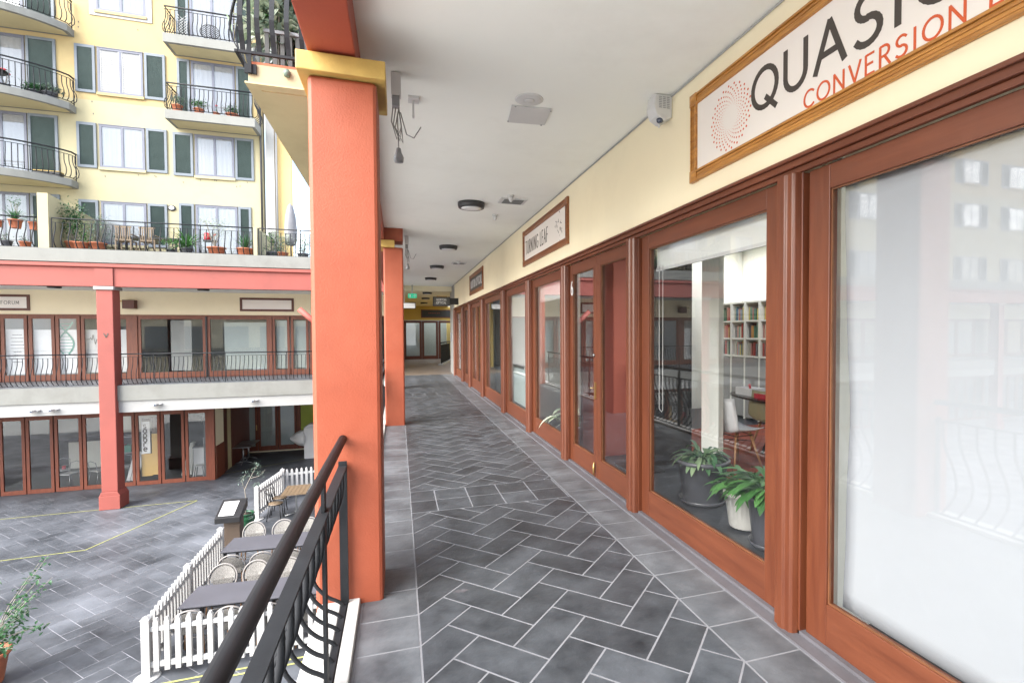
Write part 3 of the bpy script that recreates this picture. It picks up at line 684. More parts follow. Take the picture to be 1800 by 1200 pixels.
MB().lathe([(.15, -.075), (.175, -.07), (.185, -.03), (.185, 0)], (0, 0, 0), 32).build('rim', M['iron_grey'], lamp, local=True, keep=True)
MB().lathe([(.001, -.085), (.08, -.082), (.149, -.074)], (0, 0, 0), 32).build('lens', M['lamp_glow'], lamp, local=True, keep=True)
lamp.location = (.98, 7.15, CEIL)
ld = ['second round ceiling lamp from the camera', 'third round ceiling lamp, just before the dark framed sign', 'fourth round ceiling lamp beyond the dark framed sign',
      'fifth round ceiling lamp, near the hanging sign', 'sixth round ceiling lamp over the start of the passage', 'seventh round ceiling lamp, nearest the mustard end wall']
for i, (x_, y_) in enumerate(((1.0, 10.8), (1.0, 14.1), (1.02, 17.2), (1.1, 20.9), (1.2, 24.2), (1.3, 28.0))):
    c = copy_tree(lamp, None, ld[i]); c.location = (x_, y_, CEIL if y_ < 20 else 3.2)
av = fitting('air_vent', 'nearest white square air vent with a sprinkler behind it', 'air vent', 'square ceiling air vents', (1.5, 6.9, CEIL))
MB().box(1.32, 1.68, 6.72, 7.0, CEIL - .015, CEIL).build('frame', M['fitting'], av, bevel=.003)
g_ = MB()
for k in range(9): g_.obox((1.5, 6.755 + .026 * k, CEIL - .019), (.27, .016, .004), rx=R(25))
g_.build('louvre', M['white'], av)
c = copy_tree(av, None, 'smaller looking white air vent farther along beside the wall'); c.location = (1.5, 13.4, CEIL)
for i, (x_, y_, s_, lb, cat) in enumerate(((1.42, 6.6, 1.0, 'white sprinkler head hanging just before the nearest air vent', 'sprinkler'), (1.42, 7.75, .9, 'white cone-shaped detector past the nearest air vent', 'detector'), (1.45, 13.0, 1.0, 'white sprinkler head before the farther air vent', 'sprinkler'))):
    n = 'sprinkler' if cat == 'sprinkler' else 'cone_detector'
    e_ = empty(n, (x_, y_, CEIL), lb, cat)
    MB().lathe([(.045, 0), (.045, -.012), (.03, -.016)][::-1], (x_, y_, CEIL), 16).build('rose', M['fitting'], e_)
    MB().lathe([(.012, -.085), (.03, -.06), (.034, -.017)], (x_, y_, CEIL), 16).build('head', M['fitting'], e_)
# camera box in the corner of wall and ceiling
cc = empty('camera_box', (1.93, 3.55, 3.2), 'white louvred box with a dark round lens in the corner of wall and ceiling', 'security camera')
MB().prism([(1.855, 3.385), (1.998, 3.385), (1.998, 3.22), (1.93, 3.19), (1.87, 3.225), (1.845, 3.29)], 'Y', 3.47, 3.60).build('housing', M['fitting'], cc, bevel=.008)
g_ = MB()
for k in range(7):
    for q in range(3): g_.box(1.885 + .033 * q, 1.908 + .033 * q, 3.4675, 3.47, 3.362 - .013 * k, 3.367 - .013 * k)
g_.build('louvre', M['plastic_grey'], cc)
MB().lathe([(.001, -.022), (.014, -.02), (.026, -.009), (.029, .01)], (1.91, 3.50, 3.20), 20).build('lens', M['lens'], cc)
MB().box(1.915, 1.922, 3.52, 3.54, 3.16, 3.19).build('bracket', M['fitting'], cc)
# sockets with coiled cords hanging behind the pillar caps
def cord(x, y, lab, bulb=True):
    t = empty('pendant_socket', (x, y, 3.3), lab, 'cord')
    MB().box(x - .025, x + .025, y - .03, y + .03, 3.16, 3.23).build('socket', M['plastic_grey'], t, bevel=.004)
    MB().box(x - .03, x + .035, y - .035, y + .035, 3.231, 3.385).build('mount', M['fitting'], t, bevel=.004)
    w = MB()
    for k in range(3):
        w.tube([(x + .02 * k - .02, y - .02, 3.15), (x - .03 + .012 * k, y - .03, 3.05 - .02 * k), (x + .005 + .02 * k, y - .03, 2.93 - .01 * k), (x + .035, y - .02, 3.02), (x + .02, y - .02, 3.14)], .0045, 5)
    w.tube([(x + .01, y - .03, 3.1), (x + .015, y - .03, 2.86)], .004, 5)
    w.tube([(x + .03, y - .02, 3.12), (x + .07, y, 2.98), (x + .12, y + .05, 2.98), (x + .17, y + .1, 3.08)], .004, 5); w.build('cable', M['white'], t)
    if bulb: MB().lathe([(.001, -.10), (.03, -.095), (.034, -.06), (.02, -.03), (.014, .0)], (x + .015, y - .03, 2.87), 16).build('lamp_holder', M['plastic_grey'], t)
cord(.0, 3.75, 'white socket with a tangled cord and lamp holder beside the nearest pillar cap')
cord(.16, 9.9, 'dangling cord and socket beside the top of the second pillar')
sk = empty('detector_plate', (.14, 4.1, 3.3), 'small white plate with two prongs on the ceiling by the cord', 'detector')
MB().box(.09, .17, 4.05, 4.15, CEIL - .02, CEIL).build('plate', M['fitting'], sk); MB().box(.12, .135, 4.09, 4.11, CEIL - .15, CEIL - .021).build('prong', M['fitting'], sk)

# ------------------------------------------------ near balustrade
def railing(name, label, p0, p1, z, hgt, n_bal, post_ts, out, handr=.027, group=None, belly=.16, bal_r=.009, m='iron', cat='railing', parent=None, flat=None, base_lift=.035, topgap=.12, postw=.03, belly_z=.32):
    """p0->p1 run; `out` is the outward unit vector towards which the balusters belly"""
    p0 = Vector((p0[0], p0[1], z)); p1 = Vector((p1[0], p1[1], z)); d = p1 - p0; L = d.length; d.normalize(); o = Vector((out[0], out[1], 0))
    t = parent if parent is not None else empty(name, (p0 + p1) / 2, label, cat, group)
    Z = Vector((0, 0, 1))
    MB().tube([p0 + Z * hgt, p1 + Z * hgt], handr, 12).build('handrail', M[m], t)
    zt = hgt - topgap
    MB().strap([p0 + Z * zt, p1 + Z * zt], .008 if handr < .02 else .012, .04 if handr > .02 else .022, (0, 0, 1)).build('top_bar', M[m], t) if flat else MB().strap([p0 + Z * zt, p1 + Z * zt], .045 if handr > .02 else .022, .010, Z.cross(d)).build('top_bar', M[m], t)
    MB().strap([p0 + Z * base_lift, p1 + Z * base_lift], .03, .010, Z.cross(d)).build('bottom_bar', M[m], t)
    for tt in post_ts:
        b = p0 + d * (L * tt)
        MB().strap([b, b + Z * (hgt - handr * .5)], postw * 1.9, postw * .42, d).build('post', M[m], t)
    first = None
    for k in range(n_bal):
        b = p0 + d * (L * (k + .5) / n_bal)
        if first is None:
            H0, H1 = base_lift, zt
            pr = [(0, H1), (0, H0 + (H1 - H0) * .80), (belly * .25, H0 + (H1 - H0) * .66), (belly * .72, H0 + (H1 - H0) * .50), (belly, H0 + (H1 - H0) * belly_z), (belly * .93, H0 + (H1 - H0) * .19), (belly * .55, H0 + (H1 - H0) * .085), (belly * .12, H0 + (H1 - H0) * .035), (0, H0)]
            # smooth the profile
            for _ in range(2):
                q = [pr[0]]
                for a, c2 in zip(pr[:-1], pr[1:]): q += [(a[0] * .75 + c2[0] * .25, a[1] * .75 + c2[1] * .25), (a[0] * .25 + c2[0] * .75, a[1] * .25 + c2[1] * .75)]
                pr = q + [pr[-1]]
            first = MB().tube([b + o * a + Z * h_ for a, h_ in pr], bal_r, 8 if bal_r > .008 and handr > .02 else 5).build('baluster', M[m], t); b0 = b
            l0 = first.location.copy()
        else: dup_part(first, t, l0 + (b - b0))
    return t
nr = railing('railing', 'nearest black metal railing with bowed balusters and a thick round handrail', (-.318, -3.4), (-.318, 3.195), .0, .985, 50, (.13, .38, .63, .878), (-1, 0), .0235, belly=.17, bal_r=.0105, topgap=.155, postw=.032)
MB().strap([(-.318, 3.17, .02), (-.318, 3.17, .86)], .045, .014, (1, 0, 0)).build('post', M['iron'], nr)
railing('railing', 'black metal railing between the nearest and second orange pillars', (-.318, 3.63), (-.318, 9.19), .0, .985, 44, (.02, .35, .68, .98), (-1, 0), .0235, belly=.17, bal_r=.0105, topgap=.155, postw=.032)
railing('railing', 'black metal railing beyond the second orange pillar', (-.318, 9.63), (-.318, 15.19), .0, .985, 44, (.02, .35, .68, .98), (-1, 0), .0235, belly=.17, bal_r=.0105, topgap=.155, postw=.032)

# ================================================================== THE BUILDING ACROSS THE COURTYARD
YF, YW = 19.4, 22.0
XE = -44.0
ab = empty('apartment_building', (-8, 22, G), 'pale yellow apartment block over a red arcade across the courtyard', 'building')
def part(mb, name, m, **k): return mb.build(name, M[m], ab, **k)
part(MB().box(XE, .0, 19.3, 19.62, 3.07, 3.64), 'edge_beam', 'rose')
part(MB().prism([(19.22, 3.66), (19.22, 3.76), (19.63, 3.80), (19.63, 3.641), (19.28, 3.641)], 'X', XE, .0), 'cornice', 'rose', bevel=.008)
part(MB().box(XE, .0, 19.30, 19.42, 3.801, 4.20).box(XE, .0, 19.42, 34, 3.62, 4.17), 'terrace_slab', 'ledge')
for xs_ in (-8.85, -15.1, -21.3, -27.5, -33.7, -2.62):
    part(MB().box(xs_, xs_ + .42, 19.27, 19.72, -3.3, 3.0655), 'column', 'rose', bevel=.015)
    part(MB().box(xs_ - .045, xs_ + .465, 19.22, 19.77, 2.97, 3.07), 'column_cap', 'white', bevel=.006)
    part(MB().box(xs_ - .05, xs_ + .49, 19.21, 19.79, G, -3.42).prism([(xs_ - .05, -3.42), (xs_ + .49, -3.42), (xs_ + .42, -3.3), (xs_, -3.3)], 'Y', 19.23, 19.77), 'plinth', 'rose', bevel=.01)
part(MB().box(-8.87, -8.41, 19.262, 19.27, 3.09, 3.63), 'pilaster_strip', 'rose')
part(MB().box(XE, -.47, YF, 19.55, -.50, -.02), 'arcade_fascia', 'ledge')
part(MB().box(XE, -.47, YF + .05, 19.6, -.87, -.502), 'lower_fascia', 'white')
part(MB().box(XE, -.47, 19.6, 26.6, -.80, -.502), 'lower_soffit', 'white')
part(MB().box(XE, .0, 19.62, YW, 3.12, 3.3), 'arcade_soffit', 'ceiling')
# arcade wall over the shops
part(MB().box(XE, -.4, YW, YW + .2, 2.29, 3.12), 'arcade_wall', 'cream')

def leaf_door(x0, x1, z0, z1, y=YW, wm='wood_opp', gl='glass_far', st=.09, bot=.2, top=.12, name='door', parent=ab):
    e = empty(name, ((x0 + x1) / 2 - parent.location.x, y - parent.location.y, z0 - parent.location.z), parent=parent)
    for a, b in ((x0, x0 + st), (x1 - st, x1)): MB().box(a, b, y - .03, y + .03, z0, z1).build('stile', M[wm], e)
    for a, b in ((z0, z0 + bot), (z1 - top, z1)): MB().box(x0 + st, x1 - st, y - .029, y + .029, a, b).build('rail', M[wm], e)
    MB().box(x0 + st, x1 - st, y - .004, y + .004, z0 + bot, z1 - top).build('glass', M[gl], e)
    return e
UZ = (.005, 2.235)
part(MB().box(XE, -.4, YW - .05, YW + .06, 2.236, 2.289), 'arcade_head', 'wood_opp')
edges = [(-12.72, -12.02), (-11.98, -11.28), (-11.25, -10.57), (-10.54, -9.85), (-9.82, -9.15), (-8.9, -6.82), (-6.76, -4.72), (-4.62, -4.02), (-3.98, -3.36), (-3.32, -2.7), (-2.66, -2.0)]
for i, (a, b) in enumerate(edges): leaf_door(a, b, *UZ, bot=.21, top=.10, name='window' if i in (5, 6) else 'door')
part(MB().box(-9.145, -8.905, YW - .06, YW + .06, 0, 2.235), 'post', 'wood_opp')
part(MB().box(-6.815, -6.765, YW - .06, YW + .06, 0, 2.235), 'post', 'black')
part(MB().box(-4.715, -4.625, YW - .06, YW + .06, 0, 2.235), 'post', 'wood_opp')
for k in range(19):
    a = -14.75 - k * 1.45
    leaf_door(a, a + 1.4, *UZ, name='window')
for k in range(2): leaf_door(-14.0 + .62 * k + .03, -13.4 + .62 * k + .03, *UZ)
# rooms behind the arcade shops
rm = empty('arcade_shop_interior', (-8, 24, 0), 'dim grey rooms seen through the upper arcade windows across the courtyard', 'room')
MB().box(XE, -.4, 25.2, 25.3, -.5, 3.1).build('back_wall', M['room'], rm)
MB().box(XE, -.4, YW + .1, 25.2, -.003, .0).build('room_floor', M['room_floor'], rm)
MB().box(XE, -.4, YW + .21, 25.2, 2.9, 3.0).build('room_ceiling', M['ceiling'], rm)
for x_ in (-9.02, -4.68): MB().box(x_ - .05, x_ + .05, YW + .07, 25.1, .01, 2.88).build('partition', M['room'], rm)
for i, (a, b, z0_, z1_, lb) in enumerate(((-12.66, -12.05, .25, 1.78, 'tall white price list with grey printed lines in the leftmost arcade door'), (-11.9, -9.25, .25, 1.76, 'wide white window film behind the folding doors with a green emblem'), (-7.95, -7.3, .25, 2.1, 'grey hanging curtain in the wide arcade window'),
                                     (-6.25, -4.85, .25, 2.02, 'pale grey blind filling the second wide arcade window'), (-4.5, -2.1, .25, 2.1, 'pale grey blind behind the folding doors by the framed blank sign'))):
    MB().box(a, b, YW + .10, YW + .11, z0_, z1_).build('window_blind', M['card_white' if i < 2 else 'room' if i == 2 else 'frost'], label=lb, cat='blind')
pl = MB(); rr = random.Random(3)
for k in range(9): w = .10 + rr.random() * .13; pl.box(-12.36 - w, -12.36 + w, YW + .092, YW + .10, 1.58 - k * .115, 1.60 - k * .115)
pl.build('printed_lines', M['sign_grey'], label='grey printed lines on the white price list in the leftmost arcade door', cat='lettering')
dna = MB()
for s_ in (-1, 1):
    for q in strokes2d([(-11.03 + s_ * .22 * math.sin(t / 20 * math.pi * 1.25 + .35) , .92 + t * .055) for t in range(21)], .055):
        dna.add([(a, YW + (.088 if s_ > 0 else .080), b) for a, b in q], [(0, 1, 2, 3)])
for t in range(1, 20, 2):
    x_ = .22 * abs(math.sin(t / 20 * math.pi * 1.25 + .35)); dna.box(-11.03 - x_, -11.03 + x_, YW + .0895, YW + .094, .905 + t * .055, .93 + t * .055)
dna.build('helix_emblem', M['teal_dna'], label='green and grey twisted ladder emblem on the arcade door glass', cat='emblem')
ecg = MB()
for q in strokes2d([(-10.45, 1.42), (-10.36, 1.42), (-10.33, 1.47), (-10.29, 1.40), (-10.26, 1.58), (-10.2, 1.25), (-10.15, 1.42), (-10.1, 1.42)], .014): ecg.add([(a, YW + .088, b) for a, b in q], [(0, 1, 2, 3)])
ecg.build('pulse_line', M['ink'], label='thin dark zigzag pulse line on the white window film', cat='emblem')
railing('railing', 'long black bowed railing along the upper arcade across the courtyard, between two red columns', (-8.35, 19.48), (-2.65, 19.48), 0, .97, 46, (.15, .5, .82), (0, -1), .018, belly=.13, bal_r=.010, topgap=.10, postw=.012)
railing('railing', 'black bowed arcade railing across the courtyard, on the outer side of the red column', (-15.0, 19.48), (-8.9, 19.48), 0, .97, 50, (.2, .53, .86), (0, -1), .018, belly=.13, bal_r=.010, topgap=.10, postw=.012)
railing('railing', 'bowed arcade railing in the corner of the courtyard beyond two red columns', (-21.2, 19.48), (-15.15, 19.48), 0, .97, 45, (.2, .53, .86), (0, -1), .018, belly=.13, bal_r=.010, topgap=.10, postw=.012)
for i, x_ in enumerate((-10.39, -6.33)):
    e_ = empty('soffit_lamp', (x_, 20.3, 3.0), ('dark round lamp under the far arcade soffit by the framed lettered sign', 'dark round lamp under the far arcade soffit, midway between column and blank sign')[i], 'ceiling lamp', 'soffit lamps of the far arcade')
    MB().lathe([(.13, 3.06), (.17, 3.07), (.18, 3.12)], (x_, 20.3, 0), 20).build('rim', M['black'], e_); MB().lathe([(.001, 3.05), (.128, 3.055)], (x_, 20.3, 0), 20).build('lens', M['lamp_glow'], e_)
def sign_y(x0, x1, z0, z1, y, label, face='sign_face', fr='wood_dark', w=.08, d=.03):
    t = empty('shop_sign', ((x0 + x1) / 2, y, z0), label, 'sign')
    m_ = MB().box(x0, x1, y - d, y, z0, z0 + w).box(x0, x1, y - d, y, z1 - w, z1).box(x0, x0 + w, y - d, y, z0 + w, z1 - w).box(x1 - w, x1, y - d, y, z0 + w, z1 - w)
    m_.build('frame', M[fr], t); MB().box(x0 + w, x1 - w, y - .012, y - .001, z0 + w, z1 - w).build('board', M[face], t); return t
sf = sign_y(-14.4, -11.93, 2.41, 2.95, YW, 'framed white sign with serif lettering on the far arcade wall')
tx, w_ = text_mb('FORUM', (-12.70, YW - .012, 2.62), (1, 0, 0), .115, .10, .85, .004, (0, -1, 0), track=.22); tx.build('lettering', M['sign_grey'], sf)
sign_y(-5.69, -3.86, 2.44, 2.95, YW, 'framed blank white sign on the far arcade wall')
wl_ = empty('wall_heater', (-9.15, 21.9, 2.6), 'small dark box on a bracket high on the arcade wall behind the red column', 'wall box')
MB().box(-9.25, -8.9, 21.75, 21.99, 2.50, 2.80).build('housing', M['wood_dark'], wl_); MB().box(-9.42, -9.26, 21.85, 21.9, 2.74, 2.78).build('bracket', M['brass'], wl_)
ar = MB()
for q in strokes2d([(-8.68, 1.62), (-8.62, 1.50), (-8.57, 1.62)], .03): ar.add([(a, 19.262, b) for a, b in q], [(0, 1, 2, 3)])
ar.build('column_arrow', M['ink'], label='small dark tick mark on the red column', cat='emblem')

MB().tube([(-3.2, 19.15, 2.42), (-2.45, 19.15, 1.72)], .09, 14).build('red_tube', M['rose'], label='stubby red tube sticking out behind the nearest orange pillar', cat='tube')

# ---- ground floor shops across the courtyard
LZ = (G + .005, -1.20)
part(MB().box(XE, -6.62, YW - .07, YW + .07, -1.20, -.80), 'lower_head', 'wood_low')
le = [(-12.86, -12.18), (-12.15, -11.41), (-11.37, -10.61), (-10.58, -9.83), (-9.80, -9.08), (-9.05, -8.31), (-8.28, -7.57), (-7.53, -6.81)]
for a, b in le: leaf_door(a, b, *LZ, wm='wood_low', bot=.14, top=.13, st=.085)
part(MB().box(-6.80, -6.60, YW - .07, YW + .07, G, -1.20), 'corner_post', 'wood_low')
for k in range(16): leaf_door(-13.66 - k * 1.5, -12.9 - k * 1.5 - .04, *LZ, wm='wood_low', bot=.14, top=.13); leaf_door(-14.42 - k * 1.5, -13.7 - k * 1.5, *LZ, wm='wood_low', bot=.14, top=.13)
part(MB().box(-6.74, -6.60, YW + .07, YW + 1.0, G, -.80), 'return_wall', 'cream'); part(MB().box(-6.598, -6.57, YW + .08, YW + .95, G, -2.62), 'return_dado', 'wood_low')
part(MB().box(-6.74, -6.60, YW + 1.45, YW + 1.9, G, -.80), 'return_wall', 'soffit'); part(MB().box(-6.74, -6.58, YW + 1.9, 26.6, G, -.80), 'return_door', 'wood_dark'); part(MB().box(-6.74, -6.60, YW + 1.0, YW + 1.45, G, -.8), 'return_door', 'wood_dark')
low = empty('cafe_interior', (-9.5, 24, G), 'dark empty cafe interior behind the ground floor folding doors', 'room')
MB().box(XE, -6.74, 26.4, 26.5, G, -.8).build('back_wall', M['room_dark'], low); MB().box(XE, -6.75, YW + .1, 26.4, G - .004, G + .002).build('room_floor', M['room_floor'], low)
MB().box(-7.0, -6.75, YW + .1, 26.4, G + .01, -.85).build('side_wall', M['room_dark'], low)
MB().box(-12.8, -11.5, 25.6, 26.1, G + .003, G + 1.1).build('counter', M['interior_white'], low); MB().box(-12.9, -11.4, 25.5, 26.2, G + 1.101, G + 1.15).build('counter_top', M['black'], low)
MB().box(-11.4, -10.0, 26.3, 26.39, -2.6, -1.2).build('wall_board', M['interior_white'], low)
# cafe sign panels behind glass
for (a, b, z0_, z1_, mm, lb) in ((-8.90, -8.64, -2.72, -1.42, 'card_white', 'tall white banner with vertical dark lettering behind the ground floor door glass'), (-8.93, -8.60, -3.55, -2.74, 'gold_card', 'mustard yellow board under the lettered white banner'), (-8.60, -8.42, -3.52, -2.02, 'gold_card', 'taller mustard yellow board beside the lettered banner'), (-8.60, -8.42, -2.0, -1.4, 'brown_card', 'dark brown board above the mustard board beside the banner')):
    bb = MB().box(a, b, 22.02 + (.02 if mm == 'card_white' else .04), 22.05 + (.02 if mm == 'card_white' else .04), z0_, z1_).build('banner', M[mm], label=lb, cat='banner')
    if mm == 'card_white':
        MB().box(a + .02, b, 22.035, 22.0399, -1.56, -1.44).build('banner_stripe', M['brown_card'], bb)
        for k, ch in enumerate('sapore'):
            tx, w_ = text_mb(ch, (-8.845, 22.036, -1.81 - .165 * k), (1, 0, 0), .22, .17, .95, .003, (0, -1, 0)); o_ = tx.build('letter', M['ink'], bb)
# stools, stacked chairs and counter things inside the cafe
def steel_chair(nm='cafe_chair'):
    t = empty(nm, (0, 0, 0), 'x', 'chair')
    MB().prism([(-.19, -.2), (.19, -.2), (.21, .2), (-.21, .2)], 'Z', .44, .47).build('seat', M['white_plain'], t, local=True)
    for sx in (-1, 1):
        MB().tube([(sx * .17, -.17, .44), (sx * .22, -.22, 0)], .012, 6).build('leg', M['steel'], t, local=True)
        MB().tube([(sx * .17, .17, .44), (sx * .22, .25, 0)], .012, 6).build('leg', M['steel'], t, local=True)
    MB().tube([(-.18, .19, .45), (-.19, .26, .78), (0, .29, .84), (.19, .26, .78), (.18, .19, .45)], .012, 6).build('backrest', M['steel'], t, local=True)
    return t
sc0 = steel_chair(); us = []
for (x_, y_, rz, lb) in ((-11.9, 23.4, .4, 'pale steel-legged chair inside the cafe with a red cup on it'), (-11.35, 22.7, -.3, 'pale steel-legged chair inside the cafe close to the folding door'), (-10.55, 22.9, 2.6, 'pale steel-legged chair inside the cafe beside the shelf'), (-10.0, 23.3, .2, 'pale steel-legged chair inside the cafe behind the red column')):
    place(sc0, us, (x_, y_, G + .003), rz, lb, 'steel chairs in the cafe')
MB().lathe([(.05, 0), (.06, .12), (.055, .12), (.045, .01)], (-11.85, 23.4, G + .475), 14).build('red_cup', M['flower_red'], label='red cup standing on a chair in the cafe', cat='cup')
sh_ = empty('cafe_shelf', (-10.1, 23.6, G), 'grey metal shelf with coloured boxes inside the cafe', 'shelf')
for z_ in (.3, .9, 1.5): MB().box(-10.35, -9.75, 23.5, 23.85, G + z_, G + z_ + .03).build('shelf_board', M['plastic_grey'], sh_)
for x_ in (-10.37, -9.75): MB().box(x_ - .02, x_ + .02, 23.5, 23.85, G + .003, G + 1.9).build('upright', M['plastic_grey'], sh_)
for k, (x_, c_, lb) in enumerate(((-10.2, 'flower_red', 'red carton on the cafe shelf'), (-9.95, 'exit_green', 'green carton on the cafe shelf'))):
    MB().box(x_ - .1, x_ + .1, 23.52, 23.8, G + .93, G + 1.2).build('carton', M['teal_dna' if k else c_], label=lb, cat='carton')
bd = empty('leaning_boards', (-9.35, 23, G), 'stack of long white boards leaning inside the cafe', 'boards')
for k in range(3): MB().obox((-9.5 + .12 * k, 22.75, G + .55), (.10, .04, 1.1), ry=R(14)).build('board', M['card_white'], bd)
stl = empty('step_stool', (-7.25, 22.5, G), 'small white plastic step stool inside the cafe by the last door', 'stool')
MB().box(-7.4, -7.12, 22.35, 22.62, G + .44, G + .48).build('seat', M['white_plain'], stl, bevel=.01)
for sx in (-1, 1):
    for sy in (-1, 1): MB().tube([(-7.26 + sx * .11, 22.48 + sy * .1, G + .44), (-7.26 + sx * .18, 22.48 + sy * .15, G + .002)], .028, 4).build('leg', M['white_plain'], stl)
cs = empty('cash_desk', (-7.1, 23.2, G), 'pale cafe counter with a sloping side and white top', 'counter')
MB().prism([(-8.05, G + .003), (-7.7, G + .003), (-7.62, G + 1.25), (-7.72, G + 1.25)], 'Y', 23.0, 23.2).build('side_panel', M['interior_white'], cs)
MB().box(-7.6, -6.99, 22.9, 23.5, G + .003, G + 1.05).build('body', M['card_white'], cs); MB().box(-7.62, -6.985, 22.85, 23.55, G + 1.051, G + 1.09).build('worktop', M['plastic_grey'], cs)
MB().box(-7.3, -7.1, 23.0, 23.2, G + 1.09, G + 1.42).build('till', M['white_plain'], label='white till on the cafe counter', cat='till')
MB().lathe([(.001, 0), (.10, 0), (.14, .25), (.12, .25)], (-7.3, 23.3, -1.95), 16).build('hanging_pot', M['black'], label='dark hanging plant pot inside the cafe', cat='pot')

# ---- recessed wall with frosted doors
rw = empty('frosted_shopfront', (-5.2, 26.5, G), 'recessed shopfront with red timber frames and frosted glass under the arcade', 'shopfront')
def recp(mb, n, m): return mb.build(n, M[m], rw)
for a, b in ((-7.05, -6.24), (-6.22, -5.42), (-5.40, -4.62)): leaf_door(a, b, G + .05, -1.0, y=26.5, wm='wood_low', st=.10, bot=.2, top=.1, parent=rw)
recp(MB().box(-7.05, -.5, 26.44, 26.56, -.999, -.8), 'head', 'wood_dark'); recp(MB().box(-4.60, -4.45, 26.44, 26.56, G, -1.0), 'post', 'wood_low')
recp(MB().box(-7.05, -.5, 26.38, 26.44, G, G + .045), 'kerb', 'cream')
for a, b in ((-6.95, -6.34), (-6.12, -5.52), (-5.3, -4.72)): recp(MB().box(a, b, 26.52, 26.525, G + .25, -1.45), 'frosted_film', 'frost')
recp(MB().box(-4.44, -3.0, 26.48, 26.5, G + .8, -1.0), 'lime_poster', 'lime'); recp(MB().box(-4.44, -.5, 26.45, 26.55, G + .046, G + .8), 'dado', 'wood_dark'); recp(MB().box(-3.0, -.5, 26.48, 26.5, G + .8, -1.0), 'wall', 'cream')
recp(MB().box(-6.05, -5.6, 26.515, 26.519, -1.44, -1.1), 'window_sticker', 'gold_card')
recp(MB().box(-7.0, -.5, 27.5, 27.6, G, -.8), 'back_wall', 'room_dark')
hd = MB().box(-6.30, -6.26, 26.44, 26.465, G + 1.0, G + 1.25); hd.build('handle', M['brass'], rw)
wt = None
def metal_table():
    t = empty('bistro_table', (0, 0, 0), 'x', 'table')
    MB().box(-.35, .35, -.35, .35, .72, .75).build('tabletop', M['steel'], t, local=True, bevel=.006)
    MB().tube([(0, 0, .06), (0, 0, .72)], .032, 12).build('pedestal', M['steel'], t, local=True)
    for k in range(4):
        a = k * math.pi / 2; MB().tube([(0, 0, .09), (.25 * math.cos(a), .25 * math.sin(a), .05), (.33 * math.cos(a), .33 * math.sin(a), .012)], [.025, .02, .012], 6).build('foot', M['steel'], t, local=True)
    return t
mt0 = metal_table(); us = []
place(mt0, us, (-6.28, 24.3, G - .001), .0, 'square metal table under the arcade, the one nearer the courtyard', 'metal tables under the arcade')
place(mt0, us, (-6.28, 25.08, G - .001), .0, 'square metal table under the arcade, pushed up behind another', 'metal tables under the arcade')
wd = empty('white_canopy', (-4.1, 24.6, G), 'white moulded dome on an upright white slab under the arcade', 'display')
MB().box(-3.98, -3.5, 24.35, 24.85, G, G + 1.35).prism([(-3.98, G + 1.35), (-3.5, G + 1.35), (-3.5, G + 1.5), (-3.75, G + 1.5)], 'Y', 24.35, 24.85).build('slab', M['card_white'], wd, bevel=.02)
dm = MB().lathe([(.001, .62), (.06, .60), (.16, .48), (.26, .36), (.33, .22), (.36, .08), (.36, 0)][::-1], (0, 0, 0), 20).build('dome', M['card_white'], wd, keep=True, local=True)
dm.matrix_local = Matrix.Translation((.15, 0, .88)) @ Matrix.Rotation(-math.pi / 2, 4, 'Y') @ Matrix.Scale(1.0, 4)
# CCTV and small lamps on the fascia
for i, (x_, z_, lb) in enumerate(((-10.55, -.71, 'white box camera on the lower fascia, outermost of the row'), (-10.1, -.70, 'small white box camera on the lower fascia beside a larger one'), (-7.45, -.66, 'white box camera on the lower fascia over the cafe sign'), (-4.72, -.66, 'small white round camera on the lower fascia near the recess'))):
    e_ = empty('fascia_camera', (x_, 19.4, z_), lb, 'camera')
    MB().box(x_ - .09, x_ + .09, 19.22, 19.40, z_ - .03, z_ + .04).build('housing', M['white_plain'], e_, bevel=.01); MB().box(x_ + .03, x_ + .085, 19.214, 19.22, z_ - .02, z_ + .03).build('lens', M['lens'], e_)
    MB().lathe([(.05, 0), (.05, .03)], (x_ + .13, 19.43, z_), 12).build('mount', M['white_plain'], e_)

# ---- apartment wall above the terrace
part(MB().box(XE, -4.82, YW, YW + .3, 4.17, 9.72), 'apartment_wall', 'apt_low')
part(MB().box(XE, -4.82, YW, YW + .3, 9.721, 15.5), 'apartment_wall', 'apt')
part(MB().box(-4.72, -4.43, YW - .05, YW + .4, 4.17, 15.5), 'white_pilaster', 'white')
part(MB().box(-4.43, -3.88, YW + .06, YW + .3, 4.17, 15.5), 'end_bay_wall', 'apt_orange')
for x_ in (-4.88, -4.36):
    part(MB().tube([(x_, YW - .06, 4.2), (x_, YW - .06, 15.4)], .035, 10), 'downpipe', 'iron_grey' if x_ < -4.5 else 'plastic_grey')

